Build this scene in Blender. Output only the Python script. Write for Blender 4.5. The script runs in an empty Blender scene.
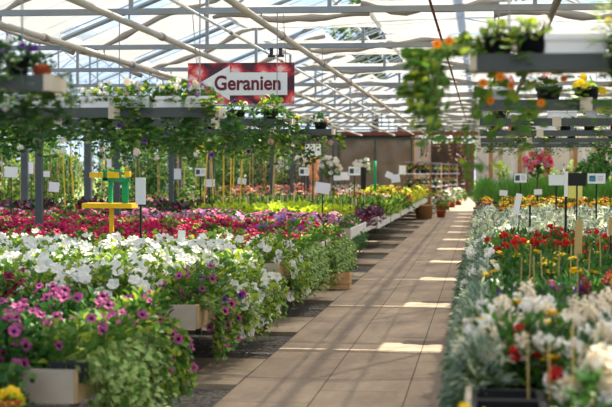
import bpy, math, random
from mathutils import Vector, Matrix, Euler
random.seed(11)
C = bpy.context.scene.collection
SC = bpy.context.scene
PI = math.pi
R = random.uniform

# ------------------------------------------------------------------ camera
EYE = Vector((0, 0, 1.55))
YAW, PITCH, ROLL = math.radians(6.94), math.radians(1.25), math.radians(0.15)
cam_d = bpy.data.cameras.new('camera')
cam = bpy.data.objects.new('camera', cam_d)
C.objects.link(cam)
cam_d.lens = 85
cam_d.sensor_width = 36
cam_d.clip_start = 0.1
cam_d.clip_end = 600
CAMROT = Matrix.Rotation(YAW, 3, 'Z') @ Matrix.Rotation(PI / 2 - PITCH, 3, 'X') @ Matrix.Rotation(ROLL, 3, 'Z')
cam.matrix_world = Matrix.Translation(EYE) @ CAMROT.to_4x4()
cam_d.dof.use_dof = True
cam_d.dof.focus_distance = 15.5
cam_d.dof.aperture_fstop = 3.2
SC.camera = cam
FPX = 85 / 36 * 612


def at(px, py, Y):
    """where the ray through a photograph pixel meets the depth Y"""
    d = CAMROT @ Vector(((px - 306) / FPX, (203.5 - py) / FPX, -1))
    return EYE + d * (Y / d.y)


def pxof(x, y, z):
    v = CAMROT.transposed() @ (Vector((x, y, z)) - EYE)
    if v.z > -0.2:
        return (9999, 9999)
    return (306 + FPX * v.x / -v.z, 203.5 - FPX * v.y / -v.z)


def in_view(x, y, z, m=55):
    p = pxof(x, y, z)
    return -m < p[0] < 612 + m


# ------------------------------------------------------------------ materials
def lin(c):
    f = lambda u: u / 12.92 if u <= 0.04045 else ((u + 0.055) / 1.055) ** 2.4
    return tuple(f(v / 255) for v in c)


MATS = {}


def mat(name, rgb, rough=0.6, transl=0.0, var=0.0, noise=0.0, scale=6.0, metal=0.0, spec=0.3, rgb2=None):
    if name in MATS:
        return MATS[name]
    m = bpy.data.materials.new(name)
    m.use_nodes = True
    nt = m.node_tree
    nd, ln = nt.nodes, nt.links
    out = nd['Material Output']
    p = nd['Principled BSDF']
    p.inputs['Roughness'].default_value = rough
    p.inputs['Metallic'].default_value = metal
    p.inputs['Specular IOR Level'].default_value = spec
    col = lin(rgb) + (1,)
    base = nd.new('ShaderNodeRGB')
    base.outputs[0].default_value = col
    src = base.outputs[0]
    if rgb2 is not None or noise:
        n = nd.new('ShaderNodeTexNoise')
        n.inputs['Scale'].default_value = scale
        n.inputs['Detail'].default_value = 4
        tc = nd.new('ShaderNodeTexCoord')
        ln.new(tc.outputs['Object'], n.inputs['Vector'])
        mx = nd.new('ShaderNodeMix')
        mx.data_type = 'RGBA'
        rp = nd.new('ShaderNodeMapRange')
        rp.inputs[1].default_value = 0.38
        rp.inputs[2].default_value = 0.62
        ln.new(n.outputs['Fac'], rp.inputs[0])
        ln.new(rp.outputs[0], mx.inputs[0])
        ln.new(src, mx.inputs[6])
        c2 = lin(rgb2) if rgb2 else tuple(v * (1 - noise) for v in col[:3])
        mx.inputs[7].default_value = tuple(c2) + (1,)
        src = mx.outputs[2]
    if var:
        oi = nd.new('ShaderNodeObjectInfo')
        mr = nd.new('ShaderNodeMapRange')
        mr.inputs[3].default_value = 1 - var
        mr.inputs[4].default_value = 1 + var
        ln.new(oi.outputs['Random'], mr.inputs[0])
        hs = nd.new('ShaderNodeHueSaturation')
        ln.new(mr.outputs[0], hs.inputs['Value'])
        ln.new(src, hs.inputs['Color'])
        src = hs.outputs[0]
    ln.new(src, p.inputs['Base Color'])
    if transl:
        t = nd.new('ShaderNodeBsdfTranslucent')
        ln.new(src, t.inputs['Color'])
        ms = nd.new('ShaderNodeMixShader')
        ms.inputs[0].default_value = transl
        ln.new(p.outputs[0], ms.inputs[1])
        ln.new(t.outputs[0], ms.inputs[2])
        ln.new(ms.outputs[0], out.inputs['Surface'])
    MATS[name] = m
    return m


def thin_glass(name, tint, gloss=0.06):
    m = bpy.data.materials.new(name)
    m.use_nodes = True
    nt = m.node_tree
    nd, ln = nt.nodes, nt.links
    nd.remove(nd['Principled BSDF'])
    t = nd.new('ShaderNodeBsdfTransparent')
    t.inputs[0].default_value = tint + (1,)
    g = nd.new('ShaderNodeBsdfGlossy')
    g.inputs['Roughness'].default_value = 0.08
    s = nd.new('ShaderNodeMixShader')
    s.inputs[0].default_value = gloss
    ln.new(t.outputs[0], s.inputs[1])
    ln.new(g.outputs[0], s.inputs[2])
    ln.new(s.outputs[0], nd['Material Output'].inputs['Surface'])
    return m


def cloth_mat(name, rgb, transp, transl):
    m = bpy.data.materials.new(name)
    m.use_nodes = True
    nt = m.node_tree
    nd, ln = nt.nodes, nt.links
    nd.remove(nd['Principled BSDF'])
    tr = nd.new('ShaderNodeBsdfTransparent')
    df = nd.new('ShaderNodeBsdfDiffuse')
    tl = nd.new('ShaderNodeBsdfTranslucent')
    df.inputs[0].default_value = lin(rgb) + (1,)
    tl.inputs[0].default_value = lin(rgb) + (1,)
    # woven ribbon stripes: denser and thinner bands of the weave
    tc = nd.new('ShaderNodeTexCoord')
    w = nd.new('ShaderNodeTexWave')
    w.bands_direction = 'Y'
    w.inputs['Scale'].default_value = 2.2
    w.inputs['Distortion'].default_value = 0.6
    ln.new(tc.outputs['Object'], w.inputs['Vector'])
    mr = nd.new('ShaderNodeMapRange')
    mr.inputs[3].default_value = transp * 0.6
    mr.inputs[4].default_value = transp * 1.4
    ln.new(w.outputs['Fac'], mr.inputs[0])
    a = nd.new('ShaderNodeMixShader')
    a.inputs[0].default_value = transl
    ln.new(df.outputs[0], a.inputs[1])
    ln.new(tl.outputs[0], a.inputs[2])
    b = nd.new('ShaderNodeMixShader')
    ln.new(mr.outputs[0], b.inputs[0])
    ln.new(a.outputs[0], b.inputs[1])
    ln.new(tr.outputs[0], b.inputs[2])
    ln.new(b.outputs[0], nd['Material Output'].inputs['Surface'])
    return m


M = {
    'leaf': mat('leaf green', (86, 128, 48), 0.55, 0.38, 0.18),
    'leaf_dark': mat('leaf dark green', (52, 98, 44), 0.5, 0.3, 0.18),
    'leaf_light': mat('leaf light green', (160, 186, 108), 0.55, 0.38, 0.14),
    'leaf_yellow': mat('leaf yellow green', (160, 180, 60), 0.55, 0.42, 0.16),
    'leaf_lime': mat('leaf lime', (196, 214, 40), 0.55, 0.35, 0.12),
    'leaf_silver': mat('leaf silver', (128, 150, 130), 0.8, 0.2, 0.12),
    'leaf_cream': mat('leaf cream', (206, 214, 176), 0.8, 0.25, 0.1),
    'leaf_burgundy': mat('leaf burgundy', (104, 36, 52), 0.5, 0.25, 0.25),
    'leaf_purple': mat('leaf purple', (78, 44, 74), 0.5, 0.2, 0.2),
    'leaf_grass': mat('leaf grass', (96, 150, 60), 0.5, 0.4, 0.15),
    'stem': mat('stem green', (104, 128, 60), 0.6, 0.1, 0.1),
    'bamboo': mat('bamboo', (196, 166, 104), 0.6, 0, 0.15),
    'throat_dark': mat('throat dark', (64, 14, 58), 0.6),
    'throat_yellow': mat('throat yellow', (214, 206, 110), 0.6),
    'white_petal': mat('petal white', (250, 247, 240), 0.6, 0.35, 0.03),
    'cream_petal': mat('petal cream', (248, 238, 220), 0.6, 0.35, 0.05),
    'purple_petal': mat('petal purple', (194, 88, 152), 0.6, 0.35, 0.14),
    'violet_petal': mat('petal violet', (110, 60, 150), 0.6, 0.3, 0.15),
    'magenta_petal': mat('petal magenta', (214, 24, 92), 0.6, 0.35, 0.14),
    'crimson_petal': mat('petal crimson', (160, 12, 72), 0.6, 0.3, 0.2),
    'pink_petal': mat('petal pink', (232, 124, 176), 0.6, 0.35, 0.14),
    'mauve_petal': mat('petal mauve', (170, 130, 200), 0.6, 0.35, 0.14),
    'palepink_petal': mat('petal pale pink', (240, 196, 196), 0.6, 0.35, 0.08),
    'salmon_petal': mat('petal salmon', (238, 128, 84), 0.6, 0.35, 0.14),
    'red_petal': mat('petal red', (206, 18, 26), 0.6, 0.3, 0.16),
    'orange_petal': mat('petal orange', (244, 140, 20), 0.6, 0.3, 0.1),
    'yellow_petal': mat('petal yellow', (253, 224, 44), 0.6, 0.3, 0.06),
    'flower_eye': mat('flower eye', (120, 74, 20), 0.8),
    'black_plastic': mat('black plastic', (24, 26, 30), 0.45, spec=0.4),
    'white_plastic': mat('white plastic', (236, 238, 240), 0.45),
    'terracotta': mat('terracotta', (186, 84, 50), 0.8, noise=0.2),
    'steel': mat('galvanised steel', (150, 154, 154), 0.5, metal=0.25, noise=0.15, scale=3),
    'steel_dark': mat('dark steel', (80, 88, 88), 0.55, metal=0.15, noise=0.12, scale=3),
    'pipe': mat('pipe cream', (206, 194, 178), 0.55, noise=0.12, scale=2),
    'coupling': mat('pipe coupling', (150, 140, 128), 0.6),
    'board_tan': mat('tan board', (198, 168, 124), 0.75, noise=0.2, scale=5),
    'board_grey': mat('grey board', (186, 174, 156), 0.75, noise=0.15, scale=4),
    'board_white': mat('white board', (222, 220, 212), 0.7, noise=0.1, scale=3),
    'crate_wood': mat('crate wood', (206, 164, 116), 0.75, noise=0.2, scale=8),
    'soil': mat('soil', (58, 44, 34), 0.95, noise=0.4, scale=40),
    'card': mat('white card', (240, 240, 238), 0.6),
    'card_photo': mat('card photo', (74, 96, 100), 0.5, noise=0.5, scale=60),
    'card_photo_blue': mat('card photo blue', (84, 150, 190), 0.5, rgb2=(50, 100, 80), scale=50),
    'card_lines': mat('card print', (150, 152, 156), 0.6),
    'black_metal': mat('black metal', (30, 30, 32), 0.5),
    'yellow_paint': mat('yellow paint', (246, 190, 16), 0.5),
    'green_paint': mat('green paint', (22, 150, 92), 0.5),
    'cap_beige': mat('beige cap', (206, 194, 172), 0.6),
    'brown_film': mat('brown film', (128, 108, 88), 0.28, noise=0.25, scale=2.5, spec=0.6),
    'rust_beam': mat('rust beam', (116, 62, 48), 0.6),
    'green_beam': mat('green beam', (60, 80, 66), 0.6),
    'dark_roofing': mat('dark panel', (52, 52, 54), 0.7),
    'cream_paint': mat('cream paint', (232, 214, 184), 0.8, noise=0.06, scale=1),
    'post_wood': mat('post wood', (168, 124, 84), 0.8, noise=0.25, scale=6),
    'bark': mat('bark', (92, 70, 48), 0.9, noise=0.3, scale=12),
    'basket': mat('wicker', (168, 122, 76), 0.8, noise=0.3, scale=30),
    'stake_pale': mat('pale stake', (226, 206, 176), 0.7),
    'sign_maroon': mat('sign maroon', (112, 34, 54), 0.5),
    'lawn': mat('lawn', (110, 140, 70), 0.9, rgb2=(140, 150, 90), scale=0.6),
}

# ------------------------------------------------------------------ mesh builder


class MB:
    def __init__(s):
        s.v, s.f, s.m = [], [], []

    def add(s, vs, fs, mi=0, tf=None):
        o = len(s.v)
        s.v.extend([tf @ Vector(q) for q in vs] if tf is not None else [Vector(q) for q in vs])
        for f in fs:
            s.f.append(tuple(i + o for i in f))
            s.m.append(mi)

    def box(s, c, d, mi=0, rot=None, taper=1.0):
        x, y, z = d[0] / 2, d[1] / 2, d[2] / 2
        t = taper
        vs = [(-x * t, -y * t, -z), (x * t, -y * t, -z), (x * t, y * t, -z), (-x * t, y * t, -z), (-x, -y, z), (x, -y, z), (x, y, z), (-x, y, z)]
        tf = Matrix.Translation(Vector(c)) @ (rot.to_4x4() if rot is not None else Matrix.Identity(4))
        s.add(vs, [(0, 3, 2, 1), (4, 5, 6, 7), (0, 1, 5, 4), (1, 2, 6, 5), (2, 3, 7, 6), (3, 0, 4, 7)], mi, tf)

    def tube(s, pts, r, n=6, mi=0, cap=True):
        pts = [Vector(p) for p in pts]
        rs = r if isinstance(r, (list, tuple)) else [r] * len(pts)
        o = len(s.v)
        for i, p in enumerate(pts):
            d = (pts[min(i + 1, len(pts) - 1)] - pts[max(i - 1, 0)]).normalized()
            a = d.orthogonal().normalized() if abs(d.z) > 0.95 else d.cross(Vector((0, 0, 1))).normalized()
            if abs(d.z) > 0.95:
                a = Vector((1, 0, 0)) - d * d.x
                a.normalize()
            b = d.cross(a)
            for k in range(n):
                t = 2 * PI * k / n
                s.v.append(p + (a * math.cos(t) + b * math.sin(t)) * rs[i])
        for i in range(len(pts) - 1):
            for k in range(n):
                s.f.append((o + i * n + k, o + i * n + (k + 1) % n, o + (i + 1) * n + (k + 1) % n, o + (i + 1) * n + k))
                s.m.append(mi)
        if cap:
            s.f.append(tuple(o + k for k in range(n))[::-1])
            s.m.append(mi)
            e = o + (len(pts) - 1) * n
            s.f.append(tuple(e + k for k in range(n)))
            s.m.append(mi)

    def lathe(s, prof, n=14, mi=0, c=(0, 0, 0), cap=True):
        o = len(s.v)
        for (r, z) in prof:
            for k in range(n):
                t = 2 * PI * k / n
                s.v.append(Vector((c[0] + r * math.cos(t), c[1] + r * math.sin(t), c[2] + z)))
        for i in range(len(prof) - 1):
            for k in range(n):
                s.f.append((o + i * n + k, o + i * n + (k + 1) % n, o + (i + 1) * n + (k + 1) % n, o + (i + 1) * n + k))
                s.m.append(mi)
        if cap:
            s.f.append(tuple(o + k for k in range(n))[::-1])
            s.m.append(mi)
            e = o + (len(prof) - 1) * n
            s.f.append(tuple(e + k for k in range(n)))
            s.m.append(mi)

    def leaf(s, p, d, up, L, W, fold=0.25, droop=0.2, mi=0, round_=False):
        p, d, up = Vector(p), Vector(d).normalized(), Vector(up)
        a = d.cross(up)
        if a.length < 1e-3:
            a = d.orthogonal()
        a.normalize()
        n = a.cross(d).normalized()
        o = len(s.v)
        w1, w2 = (0.95, 0.9) if round_ else (0.85, 0.7)
        q = lambda t, sx, h: p + d * (L * t) + a * (W * 0.5 * sx) + n * (h * W - droop * L * t * t)
        s.v += [q(0, 0, 0), q(0.35, 0, 0), q(0.72, 0, 0), q(1, 0, 0), q(0.3, -w1, fold), q(0.7, -w2, fold), q(0.3, w1, fold), q(0.7, w2, fold)]
        for f in ((0, 6, 1), (0, 1, 4), (6, 7, 2, 1), (4, 1, 2, 5), (7, 3, 2), (5, 2, 3)):
            s.f.append(tuple(o + i for i in f))
            s.m.append(mi)

    def mesh(s, name, mats, smooth=True):
        me = bpy.data.meshes.new(name)
        me.from_pydata([tuple(v) for v in s.v], [], s.f)
        for m in (mats if isinstance(mats, (list, tuple)) else [mats]):
            me.materials.append(m)
        me.polygons.foreach_set('material_index', s.m)
        if smooth:
            me.polygons.foreach_set('use_smooth', [True] * len(s.f))
        me.update()
        return me

    def build(s, name, mats, parent=None, smooth=False, loc=None):
        return put(name, s.mesh(name, mats, smooth), parent, loc)


def put(name, me, parent=None, loc=None, rot=None, scale=None, mx=None):
    o = bpy.data.objects.new(name, me)
    C.objects.link(o)
    if parent is not None:
        o.parent = parent
    if mx is not None:
        o.matrix_local = mx
    else:
        if loc is not None:
            o.location = loc
        if rot is not None:
            o.rotation_euler = rot
        if scale is not None:
            o.scale = (scale,) * 3 if not isinstance(scale, (list, tuple)) else scale
    return o


def tag(o, label, cat, group=None, kind=None):
    o['label'] = label
    o['category'] = cat
    if group:
        o['group'] = group
    o['kind'] = kind or 'thing'
    return o


def thing(name, label, cat, loc=(0, 0, 0), rz=0, group=None, scale=None):
    o = bpy.data.objects.new(name, None)
    o.empty_display_size = 0.1
    C.objects.link(o)
    o.location = loc
    o.rotation_euler = (0, 0, rz)
    if scale:
        o.scale = (scale,) * 3
    return tag(o, label, cat, group)


def struct(name, mb, m, smooth=False):
    o = mb.build(name, m, None, smooth)
    o['kind'] = 'structure'
    return o


ORD = ['zeroth', 'first', 'second', 'third', 'fourth', 'fifth', 'sixth', 'seventh', 'eighth', 'ninth', 'tenth', 'eleventh', 'twelfth',
       'thirteenth', 'fourteenth', 'fifteenth', 'sixteenth', 'seventeenth', 'eighteenth', 'nineteenth', 'twentieth']


def od(i):
    return ORD[i] if i < len(ORD) else str(i) + 'th'


# ------------------------------------------------------------------ setting: ground
GUTTER_L, RIDGE, GUTTER_R = -5.5, 0.5, 6.5
Z_CH, Z_GUT, PITCHR = 3.15, 3.32, 0.40
TRUSS0, BAY = 14.2, 4.04
YEND = 58.6
PATH_L, PATH_R = -1.715, 0.105


def gravel_mat():
    m = mat('gravel', (84, 80, 74), 0.95, spec=0.2)
    nt = m.node_tree
    nd, ln = nt.nodes, nt.links
    p = nd['Principled BSDF']
    tc = nd.new('ShaderNodeTexCoord')
    v = nd.new('ShaderNodeTexVoronoi')
    v.inputs['Scale'].default_value = 38
    ln.new(tc.outputs['Object'], v.inputs['Vector'])
    rp = nd.new('ShaderNodeValToRGB')
    rp.color_ramp.elements[0].color = lin((46, 44, 42)) + (1,)
    rp.color_ramp.elements[1].color = lin((122, 116, 108)) + (1,)
    ln.new(v.outputs['Color'], rp.inputs[0])
    ln.new(rp.outputs[0], p.inputs['Base Color'])
    b = nd.new('ShaderNodeBump')
    b.inputs['Strength'].default_value = 0.8
    b.inputs['Distance'].default_value = 0.02
    ln.new(v.outputs['Distance'], b.inputs['Height'])
    b.invert = True
    ln.new(b.outputs[0], p.inputs['Normal'])
    return m


def concrete_mat(name, rgb, rgb2, joints):
    m = mat(name, rgb, 0.85, spec=0.25)
    nt = m.node_tree
    nd, ln = nt.nodes, nt.links
    p = nd['Principled BSDF']
    tc = nd.new('ShaderNodeTexCoord')
    mp = nd.new('ShaderNodeMapping')
    mp.inputs['Scale'].default_value = (1.2, 0.35, 1)
    ln.new(tc.outputs['Object'], mp.inputs['Vector'])
    n = nd.new('ShaderNodeTexNoise')
    n.inputs['Scale'].default_value = 2.6
    n.inputs['Detail'].default_value = 8
    n.inputs['Roughness'].default_value = 0.65
    ln.new(mp.outputs[0], n.inputs['Vector'])
    n2 = nd.new('ShaderNodeTexNoise')
    n2.inputs['Scale'].default_value = 30
    n2.inputs['Detail'].default_value = 3
    ln.new(tc.outputs['Object'], n2.inputs['Vector'])
    ad = nd.new('ShaderNodeMath')
    ad.operation = 'MULTIPLY_ADD'
    ad.inputs[1].default_value = 0.25
    ln.new(n2.outputs['Fac'], ad.inputs[0])
    ln.new(n.outputs['Fac'], ad.inputs[2])
    rp = nd.new('ShaderNodeValToRGB')
    rp.color_ramp.elements[0].position = 0.42
    rp.color_ramp.elements[1].position = 0.82
    rp.color_ramp.elements[0].color = lin(rgb2) + (1,)
    rp.color_ramp.elements[1].color = lin(rgb) + (1,)
    ln.new(ad.outputs[0], rp.inputs[0])
    src = rp.outputs[0]
    if joints:
        mp2 = nd.new('ShaderNodeMapping')
        mp2.inputs['Rotation'].default_value = (0, 0, PI / 2)
        ln.new(tc.outputs['Object'], mp2.inputs['Vector'])
        br = nd.new('ShaderNodeTexBrick')
        br.offset = 0.5
        br.inputs['Color1'].default_value = (1, 1, 1, 1)
        br.inputs['Color2'].default_value = (0.86, 0.86, 0.88, 1)
        br.inputs['Mortar'].default_value = (0.3, 0.28, 0.26, 1)
        br.inputs['Scale'].default_value = 1
        br.inputs['Mortar Size'].default_value = 0.006
        br.inputs['Mortar Smooth'].default_value = 0.3
        br.inputs['Brick Width'].default_value = 1.1
        br.inputs['Row Height'].default_value = joints
        ln.new(mp2.outputs[0], br.inputs['Vector'])
        mx = nd.new('ShaderNodeMix')
        mx.data_type = 'RGBA'
        mx.blend_type = 'MULTIPLY'
        mx.inputs[0].default_value = 1
        ln.new(src, mx.inputs[6])
        ln.new(br.outputs['Color'], mx.inputs[7])
        src = mx.outputs[2]
    ln.new(src, p.inputs['Base Color'])
    return m


M['gravel'] = gravel_mat()
M['paving'] = concrete_mat('concrete paving', (172, 151, 129), (130, 113, 96), 0.6067)
M['strip'] = concrete_mat('concrete strip', (170, 151, 129), (126, 111, 95), 0)

mb = MB()
mb.box((-3, 45, -0.05), (30, 110, 0.1))
struct('floor', mb, M['gravel'])
mb = MB()
mb.box(((PATH_L + PATH_R) / 2, 48, 0.02), (PATH_R - PATH_L, 100, 0.04))
o = struct('paving_path', mb, M['paving'])
# shift the mesh origin to the path edge so the joints fall on slab edges
o.data.transform(Matrix.Translation((-PATH_L, 0, 0)))
o.location.x = PATH_L
k = 0
y = 10.1 - 3.4
while y < 56:
    mb = MB()
    mb.box((-6.6, y + 0.36, 0.014), (9.75, 0.71, 0.05))
    mb.box((-6.6, y + 1.09, 0.01), (9.75, 0.71, 0.05))
    struct('paving_strip', mb, M['strip'])
    y += 3.4
mb = MB()
mb.box((0, 200, -0.12), (400, 300, 0.1))
struct('ground_outside', mb, M['lawn'])

# ------------------------------------------------------------------ setting: roof, walls
M['glass'] = thin_glass('roof glass', (0.93, 0.96, 0.97), 0.05)
M['wall_glass'] = thin_glass('wall glass', (0.94, 0.96, 0.94), 0.04)
SPANS = [(-17.5, -11.5, -5.5), (-5.5, 0.5, 6.5), (6.5, 12.5, 18.5)]
Y0, Y1 = -4.0, YEND
zr = Z_GUT + PITCHR * 6
mb = MB()
for (a, r, b) in SPANS:
    mb.add([(a, Y0, Z_GUT), (r, Y0, zr), (r, Y1, zr), (a, Y1, Z_GUT)], [(0, 1, 2, 3)])
    mb.add([(r, Y0, zr), (b, Y0, Z_GUT), (b, Y1, Z_GUT), (r, Y1, zr)], [(0, 1, 2, 3)])
struct('ceiling', mb, M['glass'])
# glazing bars, purlins, gutters
mb = MB()
for (a, r, b) in SPANS:
    y = Y0
    while y <= Y1 + 0.01:
        for (p, q) in ((a, r), (r, b)):
            z0, z1 = (Z_GUT, zr) if p == a else (zr, Z_GUT)
            mb.tube([(p, y, z0 - 0.02), (q, y, z1 - 0.02)], 0.010, 4)
        y += BAY / 4
    for g in ((a, b) if a == SPANS[0][0] else (b,)):
        mb.box((g, (Y0 + Y1) / 2, Z_GUT - 0.03), (0.16, Y1 - Y0, 0.1))
    mb.box((r, (Y0 + Y1) / 2, zr), (0.07, Y1 - Y0, 0.08))
    for t in (0.5,):
        for sx in (-1, 1):
            xx = r + sx * 6 * t
            mb.box((xx, (Y0 + Y1) / 2, zr - PITCHR * 6 * t - 0.06), (0.05, Y1 - Y0, 0.05))
struct('roof_glazing_bars', mb, mat('white glazing bar', (196, 200, 202), 0.5))
trussY = []
k = -4
while TRUSS0 + BAY * k < YEND - 1:
    trussY.append(TRUSS0 + BAY * k)
    k += 1
for y in trussY:
    mb = MB()
    for (a, r, b) in SPANS[:2]:
        mb.box(((a + b) / 2, y, Z_CH), (b - a, 0.06, 0.06))
        mb.box(((a + b) / 2, y + 0.12, Z_CH + 0.02), (b - a, 0.03, 0.03))
        for (p, q) in ((a, r), (r, b)):
            z0, z1 = (Z_GUT, zr) if p == a else (zr, Z_GUT)
            mb.tube([(p, y, z0 - 0.1), (q, y, z1 - 0.1)], 0.032, 4)
        for i in range(1, 6):
            xx = a + i * (b - a) / 6
            zz = Z_GUT + PITCHR * (6 - abs(xx - r)) - 0.1
            mb.box((xx, y, (Z_CH + zz) / 2), (0.04, 0.04, zz - Z_CH))
        for i in (1, 3):
            xx, x2 = a + i * 1.0, a + (i + 1) * 1.0
        mb.tube([(a + 3, y, Z_CH), (r, y, zr - 0.15)], 0.014, 4)
        mb.tube([(b - 3, y, Z_CH), (r, y, zr - 0.15)], 0.014, 4)
    struct('roof_truss', mb, M['steel'])
# columns under the gutters
for y in trussY[::1]:
    for gx in (GUTTER_L - 0.1,):
        mb = MB()
        mb.box((gx, y, Z_GUT / 2), (0.1, 0.1, Z_GUT))
        if y > 38:
            struct('column', mb, M['steel_dark'])
for px in (25, 88, 178, 211):
    q = at(px, 170, 31.98)
    mb = MB()
    mb.box((q.x, 31.98, (Z_CH - 0.03) / 2), (0.16, 0.12, Z_CH - 0.03))
    struct('column', mb, M['steel_dark'])
mb = MB()
mb.box((-8.0, 31.98, Z_CH), (5.2, 0.08, 0.08))
struct('beam_cross', mb, M['steel'])
for y in trussY[6::2]:
    mb = MB()
    mb.box((GUTTER_R, y, Z_GUT / 2), (0.1, 0.1, Z_GUT))
    struct('column', mb, M['steel_dark'])

# shade screens hung between the trusses
M['cloth'] = cloth_mat('shade screen cloth', (206, 203, 198), 0.11, 0.45)
M['cloth_dense'] = cloth_mat('shade screen bundle', (176, 170, 164), 0.02, 0.3)


def screen(x0, x1, y0, y1, zf, name, label, group):
    """one drawn shade screen: a pleated bundle on its near edge, then the flat sheet"""
    nx = max(6, int((x1 - x0) / 0.15))
    ph = R(0, 1)
    yr = 0.42                                   # the gathered roll hangs this far in from the front edge
    sagf = lambda x: abs(math.sin(PI * (x / 1.35 + ph)))
    px_ = [x0 + (x1 - x0) * i / nx for i in range(nx + 1)]
    mb1, mb2, mb3 = MB(), MB(), MB()
    pts = [Vector((x, y0 + yr + 0.02 * math.sin(x * 3 + ph * 5), zf(x) - 0.03 - 0.085 * sagf(x) + 0.012 * math.sin(x * 9))) for x in px_]
    mb1.tube(pts, [0.036 + 0.012 * math.sin(x * 14 + ph) + 0.008 * math.sin(x * 31) for x in px_], 7)
    for m_, ys in ((mb2, (0, 0.14, 0.28, yr)), (mb3, [yr + (y1 - y0 - yr) * j / 7 for j in range(8)])):
        vs = []
        for dy in ys:
            k = math.exp(-((dy - yr) / 0.22) ** 2)
            for x in px_:
                vs.append((x, y0 + dy, zf(x) - 0.05 * sagf(x) * max(k, 0.3) + 0.008 * math.sin(x * 5.1 + dy * 7)))
        fs = []
        for j in range(len(ys) - 1):
            for i in range(nx):
                a = j * (nx + 1) + i
                fs.append((a, a + 1, a + nx + 2, a + nx + 1))
        m_.add(vs, fs)
    t = thing(name, label, 'shade screen', (0, 0, 0), 0, group)
    mb1.build('gathered_roll', M['cloth_dense'], t, True)
    mb2.build('front_flap', M['cloth'], t, True)
    mb3.build('sheet', M['cloth'], t, True)


for i, y in enumerate(trussY):
    lab = od(i + 1)
    gz = lambda x: 3.3
    screen(-2.9, -1.2, y + 0.8, y + 3.2, gz, 'hanging_shade_screen', f'white shade screen over the petunia side of the {lab} roof bay', 'shade screens under the glass roof')
    screen(-1.25, 0.16, y + 0.3, y + 4.3, lambda x: 3.325, 'hanging_shade_screen', f'fully drawn white shade screen above the path in the {lab} roof bay', 'shade screens under the glass roof')
    screen(0.12, 6.4, y + 0.8, y + 4.2, gz, 'hanging_shade_screen', f'white shade screen above the daisy benches in the {lab} roof bay', 'shade screens under the glass roof')
    screen(-5.4, -2.95, y + 0.45, y + 3.4, lambda x: Z_GUT + PITCHR * (x + 5.5) - 0.12, 'hanging_shade_screen', f'sloping white shade screen under the rafters of the {lab} roof bay', 'shade screens under the glass roof')
    if y > 12:
        screen(-11.5, -5.6, y + 0.8, y + 3.0, lambda x: Z_GUT + PITCHR * (-5.5 - x) - 0.12, 'hanging_shade_screen', f'white shade screen beyond the gutter in the {lab} roof bay', 'shade screens under the glass roof')


def pipe(x, z, r, label, m='pipe', y0=2.0):
    t = thing('heating_pipe', label, 'pipe', (x, 0, z), 0, 'pipes under the roof')
    mb = MB()
    mb.tube([(0, y0, 0), (0, YEND - 0.1, 0)], r, 10)
    mb.build('tube', M[m], t, True)
    y = y0 + 1.5
    while y < 40:
        mb = MB()
        mb.tube([(0, y, 0), (0, y + 0.14, 0)], r * 1.25, 10)
        mb.build('coupling', M['coupling'], t, True)
        y += BAY
    for y in trussY:
        if 5 < y < 40:
            mb = MB()
            mb.box((0, y, (Z_CH - z) / 2 + r / 2), (0.012, 0.03, Z_CH - z - r))
            mb.build('hanger', M['steel'], t)


pipe(-2.18, 3.04, 0.035, 'thick cream pipe nearest the path under the trusses')
pipe(-3.52, 3.04, 0.035, 'thick cream pipe second from the path under the trusses')
pipe(-4.85, 3.04, 0.035, 'thick cream pipe beside the gutter, third from the path')
pipe(-2.75, 3.08, 0.016, 'thin white pipe between the two thick pipes', 'card')
pipe(0.64, 3.04, 0.035, 'thick grey pipe over the daisy benches', 'coupling')
pipe(-0.47, 3.08, 0.013, 'thin rusty pipe above the middle of the path', 'rust_beam')

# end wall
mb = MB()
mb.box((-6.0, YEND, 3.12), (36, 0.14, 0.16))
struct('beam_end', mb, M['rust_beam'])
mb = MB()
mb.box((-6.0, YEND - 0.02, 2.9), (36, 0.1, 0.06))
struct('trim_1', mb, M['green_beam'])
mb = MB()
mb.box((-9.5, YEND + 0.04, 3.0), (13.6, 0.04, 0.2))
struct('wall_transom', mb, M['dark_roofing'])
# gable above
mb = MB()
for (a, r, b) in SPANS[:2]:
    mb.add([(a, YEND + 0.03, 3.2), (b, YEND + 0.03, 3.2), (b, YEND + 0.03, Z_GUT), (r, YEND + 0.03, zr), (a, YEND + 0.03, Z_GUT)], [(0, 1, 2, 3, 4)])
struct('wall_gable', mb, M['wall_glass'])
mb = MB()
for i in range(24):
    xx = -17.5 + i
    zz = Z_GUT + PITCHR * (6 - abs(((xx + 17.5) % 12) - 6))
    mb.box((xx, YEND + 0.02, (3.2 + zz) / 2), (0.04, 0.05, zz - 3.2))
struct('gable_frame_bars', mb, M['steel'])


def end_panel(x0, x1, i):
    mb = MB()
    nx, nz = 14, 12
    vs, fs = [], []
    for j in range(nz + 1):
        for k in range(nx + 1):
            x = x0 + (x1 - x0) * k / nx
            z = 0.05 + 2.83 * j / nz
            vs.append((x, YEND + 0.02 * math.sin(x * 9 + z * 2.3) + 0.02 * math.sin(z * 7 - x * 4), z))
    for j in range(nz):
        for k in range(nx):
            a = j * (nx + 1) + k
            fs.append((a, a + 1, a + nx + 2, a + nx + 1))
    mb.add(vs, fs)
    struct('wall_back_panel', mb, M['brown_film'], True)
    mb = MB()
    mb.box((x1, YEND - 0.03, 1.46), (0.07, 0.09, 2.9))
    struct('wall_back_post', mb, M['green_beam'])


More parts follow.
